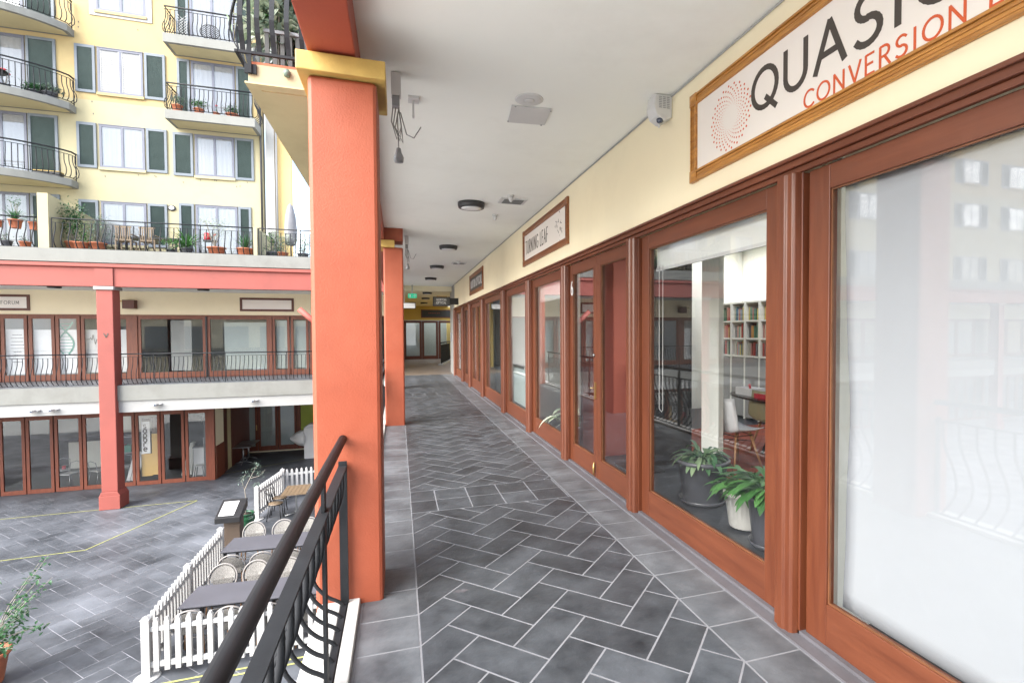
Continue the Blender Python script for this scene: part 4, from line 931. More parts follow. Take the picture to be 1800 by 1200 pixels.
def apt_window(x0, x1, z0, z1, shut=(), fr='win_frame', cur=True, louv=False, trim=None, y=YW, doors=False):
    e = empty('window' if not doors else 'balcony_door', ((x0 + x1) / 2 - ab.location.x, y - ab.location.y, z0 - ab.location.z), parent=ab)
    w = .07; xm = (x0 + x1) / 2
    m_ = MB().box(x0, x1, y - .035, y + .0, z0, z0 + w).box(x0, x1, y - .035, y, z1 - w, z1).box(x0, x0 + w, y - .035, y, z0 + w, z1 - w).box(x1 - w, x1, y - .035, y, z0 + w, z1 - w)
    m_.box(xm - .035, xm + .035, y - .034, y, z0 + w, z1 - w).box(x0 - .02, x1 + .02, y - .05, y, z1, z1 + .02)
    m_.build('frame', M[fr], e)
    if louv:
        l_ = MB(); n = int((z1 - z0 - 2 * w) / .065)
        for k in range(n):
            for a, b in ((x0 + w, xm - .035), (xm + .035, x1 - w)): l_.obox(((a + b) / 2, y - .006, z0 + w + .04 + .065 * k), (b - a - .06, .008, .055), rx=R(35))
        for a, b in ((x0 + w, xm - .035), (xm + .035, x1 - w)): l_.box(a, a + .03, y - .02, y - .001, z0 + w, z1 - w).box(b - .03, b, y - .02, y - .001, z0 + w, z1 - w)
        l_.build('louvre', M['white_plain'], e)
        MB().box(x0 + w, x1 - w, y - .0025, y - .0005, z0 + w, z1 - w).build('backing', M['plastic_grey'], e)
    else:
        cu = MB(); n = 28; vs = []
        for k in range(n + 1):
            xx = x0 + w + (x1 - x0 - 2 * w) * k / n; yy = y - .009 + .005 * math.sin(k * 1.9) * (.4 + .6 * math.sin(k * .37) ** 2)
            vs += [(xx, yy, z0 + w), (xx, yy, z1 - w)]
        cu.add(vs, [(2 * k, 2 * k + 2, 2 * k + 3, 2 * k + 1) for k in range(n)], True)
        cu.build('curtain', M['curtain'], e)
        MB().box(x0 + w, x1 - w, y - .026, y - .020, z0 + w, z1 - w).build('glass', M['glass_far'], e)
    if not doors:
        MB().box(x0 - .03, x1 + .03, y - .07, y, z0 - .09, z0 - .001).build('sill', M['apt_low' if z0 < 9.7 else 'apt'], e)
    if trim: MB().box(x0 - .18, x0, y - .03, y, z0 - .18, z1 + .1).box(x1, x1 + .18, y - .03, y, z0 - .18, z1 + .1).box(x0, x1, y - .029, y, z0 - .18, z0 - .091).build('surround', M['white'], e)
    for (a, b) in shut: shutter(a, b, z0 - .04 if not doors else z0, z1 + .03, y)
    return e
def shutter(a, b, z0, z1, y=YW, green=True):
    e = empty('shutter', ((a + b) / 2 - ab.location.x, y - ab.location.y, z0 - ab.location.z), parent=ab); w = .075
    m_ = MB().box(a, b, y - .05, y - .0, z0, z0 + w * 1.2).box(a, b, y - .05, y, z1 - w * 1.2, z1).box(a, a + w, y - .05, y, z0 + w * 1.2, z1 - w * 1.2).box(b - w, b, y - .05, y, z0 + w * 1.2, z1 - w * 1.2)
    m_.build('frame', M['shutter_frame'], e)
    l_ = MB(); zz = z0 + w * 1.2 + .02
    while zz < z1 - w * 1.2 - .01: l_.obox(((a + b) / 2, y - .022, zz), (b - a - 2 * w, .006, .042), rx=R(38)); zz += .037
    l_.box(a + w, b - w, y - .012, y - .002, z0 + w, z1 - w)
    l_.build('louvre', M['shutter'], e)
# centre column of windows
apt_window(-9.87, -8.55, 4.75, 6.24, [(-10.5, -9.95), (-8.5, -7.92)])
apt_window(-9.87, -8.55, 7.42, 8.9, [(-10.5, -9.95), (-8.5, -7.88)])
apt_window(-9.87, -8.55, 10.0, 11.55, [(-10.5, -9.93), (-8.5, -7.88)], louv=True)
apt_window(-9.87, -8.42, 12.82, 14.3, trim=True)
# right column
apt_window(-7.02, -5.77, 7.38, 8.86, [(-7.7, -7.08), (-5.74, -5.13)])
apt_window(-7.04, -5.70, 4.2, 6.32, [(-7.56, -7.09), (-5.67, -5.25)], doors=True)
apt_window(-7.09, -5.70, 9.37, 11.5, [(-7.52, -7.13), (-5.66, -5.15)], doors=True)
apt_window(-7.09, -5.70, 11.97, 14.1, [(-7.52, -7.13), (-5.66, -5.15)], doors=True)
# left column, behind the curved balconies
for zb in (4.2, 6.85, 9.42, 12.02): apt_window(-13.2, -11.86, zb, zb + 2.17 if zb > 5 else 6.35, [(-11.82, -11.02)], doors=True)
# mirror units far to the side (seen only as reflections)
for k in range(6):
    for zb in (4.2, 7.4, 10.0): apt_window(-17.6 - 4 * k, -16.2 - 4 * k, zb + .4, zb + 1.8, [(-18.3 - 4 * k, -17.66 - 4 * k), (-16.15 - 4 * k, -15.5 - 4 * k)])
wlm = empty('wall_lamp', (-7.8, 21.95, 6.15), 'oval white wall lamp with a dark rim on the terrace wall', 'wall lamp')
for nm, mm, r0, d in (('rim', 'iron_grey', .125, .0), ('lens', 'lamp_glow', .10, .012)):
    o_ = MB().lathe([(r0, 0), (r0 * .96, .03), (.001, .042 + d)], (0, 0, 0), 24).build(nm, M[mm], wlm, keep=True, local=True)
    o_.matrix_local = Matrix.Translation((.02, .04, 0)) @ Matrix.Rotation(math.pi / 2, 4, 'X') @ Matrix.Diagonal((1, .85, 1, 1))
fx = MB(); rr = random.Random(5)
for k in range(22): x_, z_ = -10.4 + rr.random() * 5.2, rr.choice((7.05, 7.2, 9.6, 9.75, 9.2, 12.1, 12.3)) + rr.random() * .05; fx.box(x_ - .01, x_ + .01, YW - .008, YW, z_, z_ + .05)
part(fx, 'wall_eyelets', 'iron_grey')

def arc_pts(n=20):
    cx_, cy_, r_ = -13.0, 23.74, 3.29; out = []
    a0 = math.atan2(21.6 - cy_, 2.5); a1 = -math.pi - a0
    for k in range(n + 1):
        a = a0 + (a1 - a0) * k / n; out.append((cx_ + r_ * math.cos(a), cy_ + r_ * math.sin(a)))
    return out
def balcony(poly, z0, thick, rail_pts, nb, name='balcony', belly=.11):
    """poly: plan outline of slab; rail_pts: polyline of the railing"""
    c = (sum(p[0] for p in poly) / len(poly), sum(p[1] for p in poly) / len(poly))
    e = empty(name, (c[0] - ab.location.x, c[1] - ab.location.y, z0 - ab.location.z), parent=ab)
    sgn = poly if area(poly) > 0 else poly[::-1]
    MB().prism(sgn, 'Z', z0 + .012, z0 + thick).build('slab', M['ledge'], e, bevel=.01)
    MB().prism(inset(sgn, .12), 'Z', z0, z0 + .0118).build('soffit', M['soffit'], e)
    zt = z0 + thick; Z = Vector((0, 0, 1)); P = [Vector((p[0], p[1], zt)) for p in rail_pts]
    cum = [0]
    for a, b in zip(P[:-1], P[1:]): cum.append(cum[-1] + (b - a).length)
    def at(s):
        for k in range(len(P) - 1):
            if s <= cum[k + 1] or k == len(P) - 2:
                f = (s - cum[k]) / max(1e-6, cum[k + 1] - cum[k]); d = (P[k + 1] - P[k]).normalized(); return P[k] + (P[k + 1] - P[k]) * f, d
    MB().tube([p + Z * .93 for p in P], .027, 8).build('handrail', M['iron'], e)
    MB().tube([p + Z * .83 for p in P], .011, 6).build('top_bar', M['iron'], e)
    MB().tube([p + Z * .06 for p in P], .014, 6).build('bottom_bar', M['iron'], e)
    for s in (0.02, cum[-1] * .36, cum[-1] * .64, cum[-1] - .02):
        q, d = at(s); MB().tube([q - Z * .14, q + Z * .93], .016, 4).build('post', M['iron'], e)
    for k in range(nb):
        q, d = at(cum[-1] * (k + .5) / nb); o = Vector((d.y, -d.x, 0))
        cc_ = Vector((c[0], c[1], zt))
        if (q - cc_).dot(o) < 0: o = -o
        pr = [(0, .83), (0, .62), (.03, .5), (belly * .8, .38), (belly, .25), (belly * .8, .14), (.015, .07), (0, .06)]
        MB().tube([q + o * a + Z * h for a, h in pr], .013, 5).build('baluster', M['iron'], e)
    return e
ap = arc_pts()
poly_l = [(-10.5, 22.0)] + ap + [(-15.5, 22.0)]
rp = [(p[0], p[1] + .05) for p in ap]; rp[0] = (-10.53, 21.68); rp[-1] = (-15.47, 21.68)
for z0 in (6.6, 9.17, 11.77): balcony(poly_l, z0, .25, [(-10.53, 21.95)] + rp, 44)
for z0 in (9.0, 11.6):
    balcony([(-7.6, 22.0), (-7.6, 21.05), (-4.85, 21.05), (-4.85, 22.0)], z0 + .02, .32, [(-7.55, 21.95), (-7.55, 21.1), (-4.9, 21.1), (-4.9, 21.95)], 32)

# terrace: dividing walls and railings
dv = MB().prism([(19.45, 4.171), (22.0, 4.171), (22.0, 5.6), (20.7, 5.72), (19.45, 5.86)], 'X', -10.31, -10.05); dv.build('dividing_wall', M['apt_low'], label='pale sloping wall dividing two terraces behind the potted trees', cat='wall')
dv = MB().box(-4.60, -4.49, 19.45, 22.0, 4.171, 5.15); dv.build('dividing_wall', M['apt_low'], label='low pale wall at the end of the terrace beside the white pilaster', cat='wall')
railing('railing', 'dark terrace railing above the red beam in front of the wooden chairs', (-10.0, 19.5), (-4.62, 19.5), 4.2, .93, 30, (0, .21, .44, .72, 1), (0, -1), .02, belly=.11, bal_r=.015, topgap=.13, postw=.016)
railing('railing', 'dark terrace railing with flower pots hung behind it, beyond the dividing wall', (-14.5, 19.5), (-10.34, 19.5), 4.2, .93, 23, (0, .33, .66, 1), (0, -1), .02, belly=.11, bal_r=.015, topgap=.13, postw=.016)
railing('railing', 'straight dark terrace railing in front of the folded grey umbrella', (-4.45, 19.5), (-.6, 19.5), 4.2, .93, 26, (0, .33, .66, 1), (0, -1), .02, belly=.02, bal_r=.015, topgap=.13, postw=.016)
um = empty('garden_umbrella', (-3.62, 20.3, 4.17), 'folded grey garden umbrella standing on the terrace', 'umbrella')
MB().tube([(-3.62, 20.3, 4.17), (-3.62, 20.3, 6.15)], .022, 8).build('pole', M['iron_grey'], um)
MB().lathe([(.15, 4.72), (.20, 4.9), (.21, 5.3), (.17, 5.75), (.09, 6.1), (.001, 6.22)], (-3.62, 20.3, 0), 14, ribs=1, amp=-.32).build('canopy', M['umbrella'], um)
MB().lathe([(.2, 0), (.2, .06), (.05, .08)], (-3.62, 20.3, 4.171), 16).build('weight', M['iron_grey'], um)

# ================================================================== END OF THE WALKWAY
ew = empty('passage_shopfront', (1.8, 32, 0), 'mustard wall with dark timber glass doors closing the far passage', 'shopfront')
def ep(mb, n, m, **k): return mb.build(n, M[m], ew, **k)
ep(MB().box(-.4, 5.4, 32, 32.15, 2.35, 3.2), 'wall', 'exit_wall')
ep(MB().box(4.3, 5.4, 32, 32.15, 0, 2.35), 'wall', 'exit_wall')
for a, b, nm in ((.30, 1.33, 'door'), (1.34, 2.30, 'door'), (2.32, 3.2, 'door'), (3.22, 4.28, 'door')): leaf_door(a, b, 0, 2.33, y=32.05, wm='wood_dark', st=.13, bot=.2, top=.14, parent=ew)
ep(MB().box(-.4, .29, 32, 32.15, 0, 2.35), 'side_wall', 'wood_dark')
MB().box(-.4, 5.4, 34.5, 34.6, 0, 3.2).build('back_wall', M['frost'], ew); MB().box(-.4, 5.4, 32.2, 34.5, -.01, .0).build('room_floor', M['room_floor'], ew)
MB().box(3.0, 5.3, 34.0, 34.2, .01, 2.4).build('inner_wall', M['olive_wall'], ew)
es = sign_y(1.30, 3.3, 2.50, 3.0, 32, 'dark framed sign with small red lettering above the passage doors', 'black', 'wood_dark', .06)
tx, w_ = text_mb('- - - - - - -', (1.75, 31.987, 2.74), (1, 0, 0), .12, .2, .8, .004, (0, -1, 0), track=.05); tx.build('lettering', M['ink_orange'], es)
MB().box(-.1, .02, 23.5, 33, 0, 3.2).build('passage_side_wall', M['exit_wall'], label='mustard side wall of the far passage beside the walkway', cat='wall')
MB().box(-.1, 2.9, 20.3, 33, 3.2, 3.3).build('passage_ceiling', M['cream'], kind='structure')  # stops short of the stairwell: added opening to the sky brightens the passage
MB().box(-.1, 5.4, 20.28, 20.34, 3.2, CEIL).build('ceiling_step', M['cream'], kind='structure')
wp = MB().box(1.99, 2.24, 19.40, 21.0, 0, CEIL); wp.build('white_pier', M['white'], label='white end pier where the shopfronts stop', cat='pier')
MB().box(5.3, 5.4, 21.0, 33, -3.8, 3.2).build('stairwell_wall', M['olive_wall'], label='ochre wall beyond the stair railing in the passage', cat='wall')
railing('railing', 'short dark railing with a pale curb guarding the stairs in the far passage', (1.95, 25.5), (2.75, 29.5), 0, 1.1, 18, (0, .33, .66, 1), (1, 0), .03, belly=.01, bal_r=.02, topgap=.1, postw=.03)
MB().obox((2.33, 27.5, .04), (.2, 4.2, .10), R(-11.3)).build('stair_curb', M['white'], label='pale curb under the stair railing in the far passage', cat='curb')
ex = empty('exit_sign', (.5, 19.9, 2.9), 'small green exit sign with a white arrow hanging at the start of the passage', 'exit sign')
MB().box(.35, .66, 19.9, 19.93, 2.90, 3.06).build('panel', M['exit_green'], ex)
am = MB()
for q in strokes2d([(.52, 2.98), (.61, 2.98)], .02) + strokes2d([(.58, 3.02), (.62, 2.98), (.58, 2.94)], .018): am.add([(a, 19.895, b) for a, b in q], [(0, 1, 2, 3)])
am.box(.40, .45, 19.893, 19.897, 2.93, 3.03); am.build('arrow', M['ink_white'], ex); MB().box(.48, .52, 19.91, 19.92, 3.06, CEIL).build('stem', M['white_plain'], ex)
ws = sign_y(-.15, .62, 2.50, 2.73, 19.9, 'white hanging sign board just beyond the second pillar', 'card_white', 'black', .02); MB().box(.2, .22, 19.88, 19.9, 2.731, CEIL).build('stem', M['white_plain'], ws)
pt = empty('paper_holder', (1.985, 20.5, 1.35), 'small grey notice holder on the white end pier', 'holder')
MB().box(1.95, 1.989, 20.3, 20.6, 1.25, 1.6).build('tray', M['plastic_grey'], pt)

# ================================================================== OUR UPPER BALCONY
bs = empty('planter_balcony', (-.8, 6, 3.5), 'cream balcony slab with black bowed bars overhead, beside the nearest pillar', 'balcony')
MB().box(-1.07, -.471, 4.47, 14, 3.515, 3.655).build('slab', M['apt_low'], bs, bevel=.006)
MB().box(-1.09, -.471, 4.455, 14, 3.50, 3.514).build('slab_edge', M['soffit'], bs)
MB().box(-1.00, -.471, 4.56, 14, 3.492, 3.4998).build('soffit', M['soffit'], bs)
MB().box(-1.06, -.471, 4.475, 14, 3.6555, 3.675).build('tile_edge', M['terracotta'], bs)
MB().box(-1.13, -.471, 4.435, 4.46, 3.715, 3.735).build('front_bar', M['iron'], bs); MB().box(-1.15, -1.125, 4.435, 14, 3.715, 3.735).build('side_bar', M['iron'], bs)
MB().box(-1.065, -1.04, 4.44, 4.452, 3.575, 4.75).build('post', M['iron'], bs); MB().box(-1.09, -1.01, 4.453, 4.4695, 3.575, 3.645).build('bracket', M['iron'], bs)
def flatbal(x, y, ox, oy):
    pr = [(0, 0), (.015, .05), (.05, .12), (.07, .22), (.055, .33), (.025, .45), (.0, .62), (0, .95)]
    MB().strap([(x + ox * a, y + oy * a, 3.735 + h) for a, h in pr], .034, .008, (1, 0, 0) if oy else (0, 1, 0)).build('baluster', M['iron'], bs)
for x_ in (-1.095, -.985, -.885, -.785, -.685, -.585): flatbal(x_, 4.447, 0, -1)
for y_ in (4.55, 4.7, 4.85, 5.0, 5.2): flatbal(-1.137, y_, -1, 0)

# ================================================================== PLANTS AND POTS
def pot(t, r, h, m='terracotta', saucer=True, soil=True, rim=.12, ribs=0, nm='pot', z0=0, c=(0, 0)):
    pr = [(r * .68, .012), (r * .70, .02), (r * .90, h * (1 - rim)), (r * .99, h * (1 - rim)), (r, h * .985), (r * .97, h), (r * .90, h), (r * .86, h * .9), (r * .84, h * .86)]
    MB().lathe([(a, b + z0) for a, b in pr], (c[0], c[1], 0), 48 if ribs else 28, ribs=ribs, amp=-.06 if ribs else 0).build(nm, M[m], t, local=True)
    if soil: MB().lathe([(.001, h * .885 + z0), (r * .855, h * .88 + z0)], (c[0], c[1], 0), 20).build('soil', M['soil'], t, local=True)
    if saucer: MB().lathe([(r * .8, .0 + z0), (r * .86, .035 + z0), (r * .82, .035 + z0), (r * .78, .011 + z0), (.001, .0115 + z0)], (c[0], c[1], 0), 24).build('saucer', M[m], t, local=True)
def lily(t, h, n, L, w, m, seed, spread=1.0, up_=.9):
    rr = random.Random(seed); mb = MB(); sm = MB()
    for k in range(n):
        a = rr.random() * 6.283; el = rr.uniform(.35, 1.35) * up_; l_ = L * rr.uniform(.7, 1.15)
        d = Vector((math.cos(a) * math.cos(el) * spread, math.sin(a) * math.cos(el) * spread, math.sin(el)))
        b = Vector((math.cos(a) * .03, math.sin(a) * .03, h)); tip = b + d * l_ * rr.uniform(.25, .6)
        sm.tube([b, (b + tip) / 2 + Vector((0, 0, .02)), tip], .0025, 4, cap=False)
        dd = Vector((d.x, d.y, max(-.1, d.z * .45)))
        mb.leaf(tip, dd, l_ * rr.uniform(.65, .95), w * rr.uniform(.75, 1.2), rr.uniform(.8, 1.7), 6, rr.uniform(.1, .4))
    sm.build('stem', M['leaf_dark'], t, local=True); mb.build('foliage', M[m], t, local=True)
def bush(t, n, c, rad, ls, m, seed, stems=6, z0=0.0):
    rr = random.Random(seed); mb = MB(); sm = MB(); cl_ = []
    for k in range(max(4, n // 22)):
        a = rr.random() * 6.283; f = rr.random() ** .5; cl_.append((c[0] + math.cos(a) * rad[0] * f * .8, c[1] + math.sin(a) * rad[1] * f * .8, c[2] + rr.uniform(-1, 1) * rad[2] * .85))
    for k in range(n):
        q = rr.choice(cl_); s_ = .32
        p = Vector((q[0] + rr.gauss(0, rad[0] * s_), q[1] + rr.gauss(0, rad[1] * s_), q[2] + rr.gauss(0, rad[2] * s_ * .8)))
        mb.leaf(p, (rr.uniform(-1, 1), rr.uniform(-1, 1), rr.uniform(-.5, .9)), ls * rr.uniform(.7, 1.4), ls * .5 * rr.uniform(.8, 1.2), .6, 2, .3)
    for q in cl_[:max(stems, 3)]: sm.tube([(c[0], c[1], z0), (c[0] * .5 + q[0] * .5, c[1] * .5 + q[1] * .5, (z0 + q[2]) / 2), q], [.012, .008, .004], 5, cap=False)
    sm.build('stem', M['bark'], t, local=True); mb.build('foliage', M[m], t, local=True)
def spiky(t, n, L, w, m, seed, z0, el0=.2, droop=1.1):
    rr = random.Random(seed); mb = MB()
    for k in range(n):
        a = rr.random() * 6.283; el = rr.uniform(el0, 1.4)
        mb.leaf((math.cos(a) * .02, math.sin(a) * .02, z0), (math.cos(a) * math.cos(el), math.sin(a) * math.cos(el), math.sin(el)), L * rr.uniform(.7, 1.1), w, droop * rr.uniform(.5, 1.3), 6, .35)
    mb.build('foliage', M[m], t, local=True)
PG = 'potted plants in the shop window'
def potted(loc, label, group, **k): return empty('potted_plant', loc, label, 'potted plant', group)
t = potted((2.70, 4.13, .014), 'broad dark grey tub with a variegated leafy plant behind the shop glass', PG); pot(t, .255, .40, 'pot_grey', rim=.08); lily(t, .35, 110, .22, .048, 'leaf_var', 11)
t = potted((2.66, 3.46, .012), 'small ivory ribbed pot with a peace lily behind the shop glass', PG); pot(t, .175, .31, 'pot_white', saucer=False, ribs=24, rim=.14); lily(t, .28, 95, .24, .05, 'leaf', 12)
t = potted((2.62, 3.10, .014), 'tall dark grey pot with drooping green leaves, half hidden by the timber post', PG); pot(t, .19, .37, 'pot_grey', rim=.07); lily(t, .34, 85, .33, .065, 'leaf', 17)
t = potted((2.42, 6.75, .012), 'pale leafed plant in a dark pot behind the narrow window', PG); pot(t, .16, .28, 'pot_grey'); lily(t, .26, 26, .48, .12, 'leaf_pale', 14)
# terrace pots
TZ = 4.1715; TG = 'potted plants on the terrace'
t = potted((-9.72, 20.05, TZ), 'tall bushy shrub in a terracotta pot against the dividing wall', TG); pot(t, .24, .34); bush(t, 900, (-.05, 0, .98), (.34, .26, .52), .075, 'leaf_dark', 21, z0=.3)
t = potted((-9.45, 19.85, TZ), 'round terracotta pot with low growth beside the tall shrub', TG); pot(t, .2, .3); bush(t, 320, (0, 0, .6), (.22, .18, .28), .06, 'leaf', 22, z0=.25)
t = potted((-9.1, 20.0, TZ), 'terracotta pot with a twiggy brownish bush beside the window', TG); pot(t, .24, .33); bush(t, 620, (.05, 0, .78), (.34, .24, .38), .06, 'leaf_olive', 23, stems=14, z0=.3)
t = potted((-6.62, 19.85, TZ), 'spiky green yucca spilling over the terrace edge', TG); pot(t, .17, .25, 'pot_grey'); spiky(t, 60, .72, .05, 'leaf', 24, .3)
t = potted((-7.15, 20.0, TZ), 'low dark green trailing plant beside the wooden chairs', TG); pot(t, .13, .22, 'pot_grey'); bush(t, 150, (0, 0, .42), (.25, .2, .16), .07, 'leaf', 25, z0=.2)
t = potted((-5.8, 19.9, TZ), 'wide terracotta pot with pale wispy flowers', TG); pot(t, .28, .32); bush(t, 640, (-.05, 0, .95), (.40, .3, .30), .05, 'leaf_pale', 26, stems=12, z0=.3)
t = potted((-4.95, 19.9, TZ), 'wide terracotta pot with upright green stalks at the end of the terrace', TG); pot(t, .27, .32); spiky(t, 26, .55, .05, 'leaf_dark', 27, .28, .8, .3); bush(t, 60, (.1, 0, .55), (.18, .15, .16), .06, 'leaf', 28, z0=.28)
t = potted((-10.78, 19.75, TZ + .02), 'terracotta pot with a low plant at the foot of the outer terrace railing', TG); pot(t, .15, .22); bush(t, 90, (0, 0, .32), (.16, .14, .1), .05, 'leaf_olive', 29, z0=.2)
t = potted((-11.25, 19.8, TZ + .02), 'dark pot with grey leaves at the foot of the outer terrace railing', TG); pot(t, .15, .24, 'pot_grey'); bush(t, 90, (0, 0, .34), (.15, .14, .1), .05, 'leaf_olive', 30, z0=.2)
t = potted((-10.95, 19.66, 4.78), 'larger terracotta pot with an upright sprig fixed high on the outer railing', TG); pot(t, .17, .27, saucer=False); spiky(t, 40, .42, .03, 'leaf_dark', 31, .26, .1, .4); bush(t, 130, (0, 0, .62), (.14, .14, .34), .05, 'leaf_dark', 32, z0=.25)
t = potted((-11.38, 19.66, 4.80), 'smaller red pot with white flowers fixed high on the outer railing', TG); pot(t, .15, .2, saucer=False); bush(t, 120, (-.1, 0, .40), (.2, .14, .18), .05, 'leaf_pale', 33, z0=.18)
t = potted((-10.50, 19.66, 4.76), 'terracotta pot fixed on the outer railing close to the dividing wall', TG); pot(t, .14, .24, saucer=False); bush(t, 60, (0, 0, .36), (.12, .1, .12), .05, 'leaf_pale', 34, z0=.18)
for k, (x_, lb) in enumerate(((-4.15, 'leafy yellow-green shrub beside the pilaster at the end terrace'), (-3.85, 'pale speckled shrub in front of the folded umbrella'), (-3.2, 'airy flowering shrub on the terrace past the umbrella'))):
    t = potted((x_, 20.0 + .05 * k, TZ), lb, TG); pot(t, .2, .25, ('pot_grey', 'terracotta', 'pot_grey')[k]); bush(t, 520, (0, 0, .58), (.26, .2, .34), .06, ('leaf', 'leaf_pale', 'leaf_pale')[k], 40 + k, z0=.22)
# red watering can
wc = empty('watering_can', (-6.1, 20.1, 4.75), 'bright red watering can held on the terrace plant stand', 'watering can')
MB().lathe([(.09, 4.76), (.10, 4.78), (.085, 4.98), (.03, 5.0)], (-6.12, 20.1, 0), 14).build('body', M['flower_red'], wc); MB().tube([(-6.03, 20.1, 4.8), (-5.93, 20.1, 4.9), (-5.88, 20.1, 4.98)], [.025, .018, .03], 8).build('spout', M['flower_red'], wc)
MB().box(-6.22, -5.85, 20.0, 20.2, 4.70, 4.755).box(-6.2, -6.17, 20.08, 20.12, TZ, 4.70).box(-5.9, -5.87, 20.08, 20.12, TZ, 4.70).build('plant_stand', M['iron_grey'], label='small dark stand under the red watering can', cat='stand')
# wooden terrace chairs
def slat_chair():
    t = empty('garden_chair', (0, 0, 0), 'x', 'chair'); w = .44
    m_ = MB()
    for k in range(7): m_.box(-w / 2 + .03 + k * .06, -w / 2 + .06 + k * .06, .17, .19, .45, .82)
    m_.box(-w / 2, w / 2, .165, .195, .82, .87); m_.box(-w / 2, w / 2, .165, .195, .42, .46); m_.build('backrest', M['tan_wood'], t, local=True)
    m_ = MB()
    for k in range(6): m_.box(-w / 2, w / 2, -.2 + k * .065, -.15 + k * .065, .40, .42)
    m_.build('seat', M['tan_wood'], t, local=True)
    for sx in (-1, 1):
        for sy in (-.18, .18): MB().box(sx * .2 - .018, sx * .2 + .018, sy - .018, sy + .018, 0, .40).build('leg', M['tan_wood'], t, local=True)
        MB().box(sx * .215 - .02, sx * .215 + .02, -.2, .17, .60, .63).build('arm', M['tan_wood'], t, local=True)
    return t
g0 = slat_chair(); us = []
place(g0, us, (-8.35, 20.0, TZ), math.pi, 'slatted wooden chair on the terrace in front of the curtained window', 'slatted chairs on the terrace')
place(g0, us, (-7.72, 20.02, TZ), math.pi, 'slatted wooden chair on the terrace in front of the green shutter', 'slatted chairs on the terrace')
gt = empty('terrace_table', (-8.05, 20.8, TZ), 'dark low table behind the slatted terrace chairs', 'table')
MB().box(-8.9, -7.1, 20.5, 21.2, TZ + .62, TZ + .66).build('tabletop', M['black'], gt)
for x_ in (-8.8, -7.2):
    for y_ in (20.6, 21.1): MB().box(x_ - .03, x_ + .03, y_ - .03, y_ + .03, TZ, TZ + .62).build('leg', M['black'], gt)
# balcony plants (upper floors)
BG = 'plants on the upper balconies'; zb2 = 9.341
for (x_, mm, sd, h_, lb) in ((-7.3, 'leaf_olive', 50, .25, 'red tub with tall grassy plant at the end of the middle balcony'), (-6.65, 'leaf', 51, .2, 'leafy green box plant in the middle of the middle balcony'), (-5.62, 'leaf_dark', 52, .14, 'dark green trailing plant in a long red trough on the balcony')):
    t = potted((x_, 21.3, zb2), lb, BG); pot(t, .17 if mm != 'leaf_dark' else .22, h_); bush(t, 360, (0, 0, h_ + .15), (.24, .15, .14), .06, mm, sd, z0=h_ * .8)
t = potted((-6.12, 21.3, zb2), 'small orange pot with a pink flower on the middle balcony', BG); pot(t, .11, .14, 'terracotta'); MB().tube([(0, 0, .12), (.01, 0, .38)], .006, 5).build('stem', M['leaf'], t, local=True); MB().lathe([(.001, .36), (.035, .38), (.03, .42), (.001, .43)], (.01, 0, 0), 10).build('flower', M['flower_red'], t, local=True)
t = empty('lattice_table', (-6.3, 21.45, 11.94), 'round dark lattice table folded upright on the top balcony', 'table')
lt = MB()
ring = [(-6.3 + .30 * math.cos(a * math.pi / 12), 21.4, 12.34 + .26 * math.sin(a * math.pi / 12)) for a in range(25)]; lt.tube(ring, .015, 5)
for k in range(-4, 5):
    o = k * .06; L = math.sqrt(max(0, .085 - o * o)) * .85
    for s_ in (-1, 1): lt.obox((-6.3 + s_ * o * .7, 21.4, 12.34 + o * .6), (2 * L, .008, .014), ry=s_ * .72)
lt.build('lattice_top', M['black'], t); MB().box(-6.32, -6.28, 21.38, 21.42, 11.94, 12.1).build('stand', M['black'], t)
tr_ = empty('trellis', (-7.2, 21.85, 11.94), 'white diamond trellis leaning beside the top balcony door', 'trellis')
l_ = MB()
for k in range(9):
    for s_ in (-1, 1): l_.obox((-7.28, 21.86 + .004 * s_, 12.1 + .1 * k), (.42, .006, .012), ry=s_ * .8)
l_.build('lattice', M['white_plain'], tr_)
for (x_, z_, sd, lb) in ((-10.95, 9.425, 55, 'row of green succulents at the end of the middle curved balcony'), (-11.35, 9.425, 56, 'bushy green plants along the middle curved balcony')):
    t = potted((x_, 21.45, z_), lb, BG); pot(t, .2, .18, 'pot_grey'); bush(t, 520, (0, 0, .3), (.34, .2, .12), .07, 'leaf_olive' if sd == 55 else 'leaf_dark', sd, z0=.15)
t = potted((-11.95, 21.2, 9.425), 'pink flowering pot on the middle curved balcony', BG); pot(t, .13, .2, 'pot_grey'); bush(t, 60, (0, 0, .5), (.12, .1, .2), .05, 'leaf_dark', 57, z0=.2)
fl_ = MB(); rr = random.Random(2)
for k in range(5): fl_.lathe([(.001, -.03), (.045, 0), (.001, .04)], (rr.uniform(-.12, .12), rr.uniform(-.1, .0), .62 + rr.uniform(-.1, .1)), 8)
fl_.build('flower', M['flower_red'], t, local=True)
bt_ = empty('balcony_table', (-12.1, 21.0, 9.425), 'round dark table on the middle curved balcony', 'table'); MB().lathe([(.001, .50), (.38, .5), (.38, .53), (.001, .53)], (-12.15, 20.95, 9.42), 28).build('tabletop', M['black'], bt_); MB().tube([(-12.15, 20.95, 9.43), (-12.15, 20.95, 9.92)], .03, 8).build('pedestal', M['black'], bt_)
pb_ = empty('planter_box', (-11.0, 21.4, 6.86), 'dark planter box with a yellow edge on the lowest curved balcony', 'planter'); MB().box(-11.5, -10.8, 21.55, 21.8, 6.852, 7.05).build('box', M['black'], pb_); MB().box(-11.5, -10.8, 21.54, 21.81, 7.051, 7.07).build('rim', M['yellow_cap'], pb_)
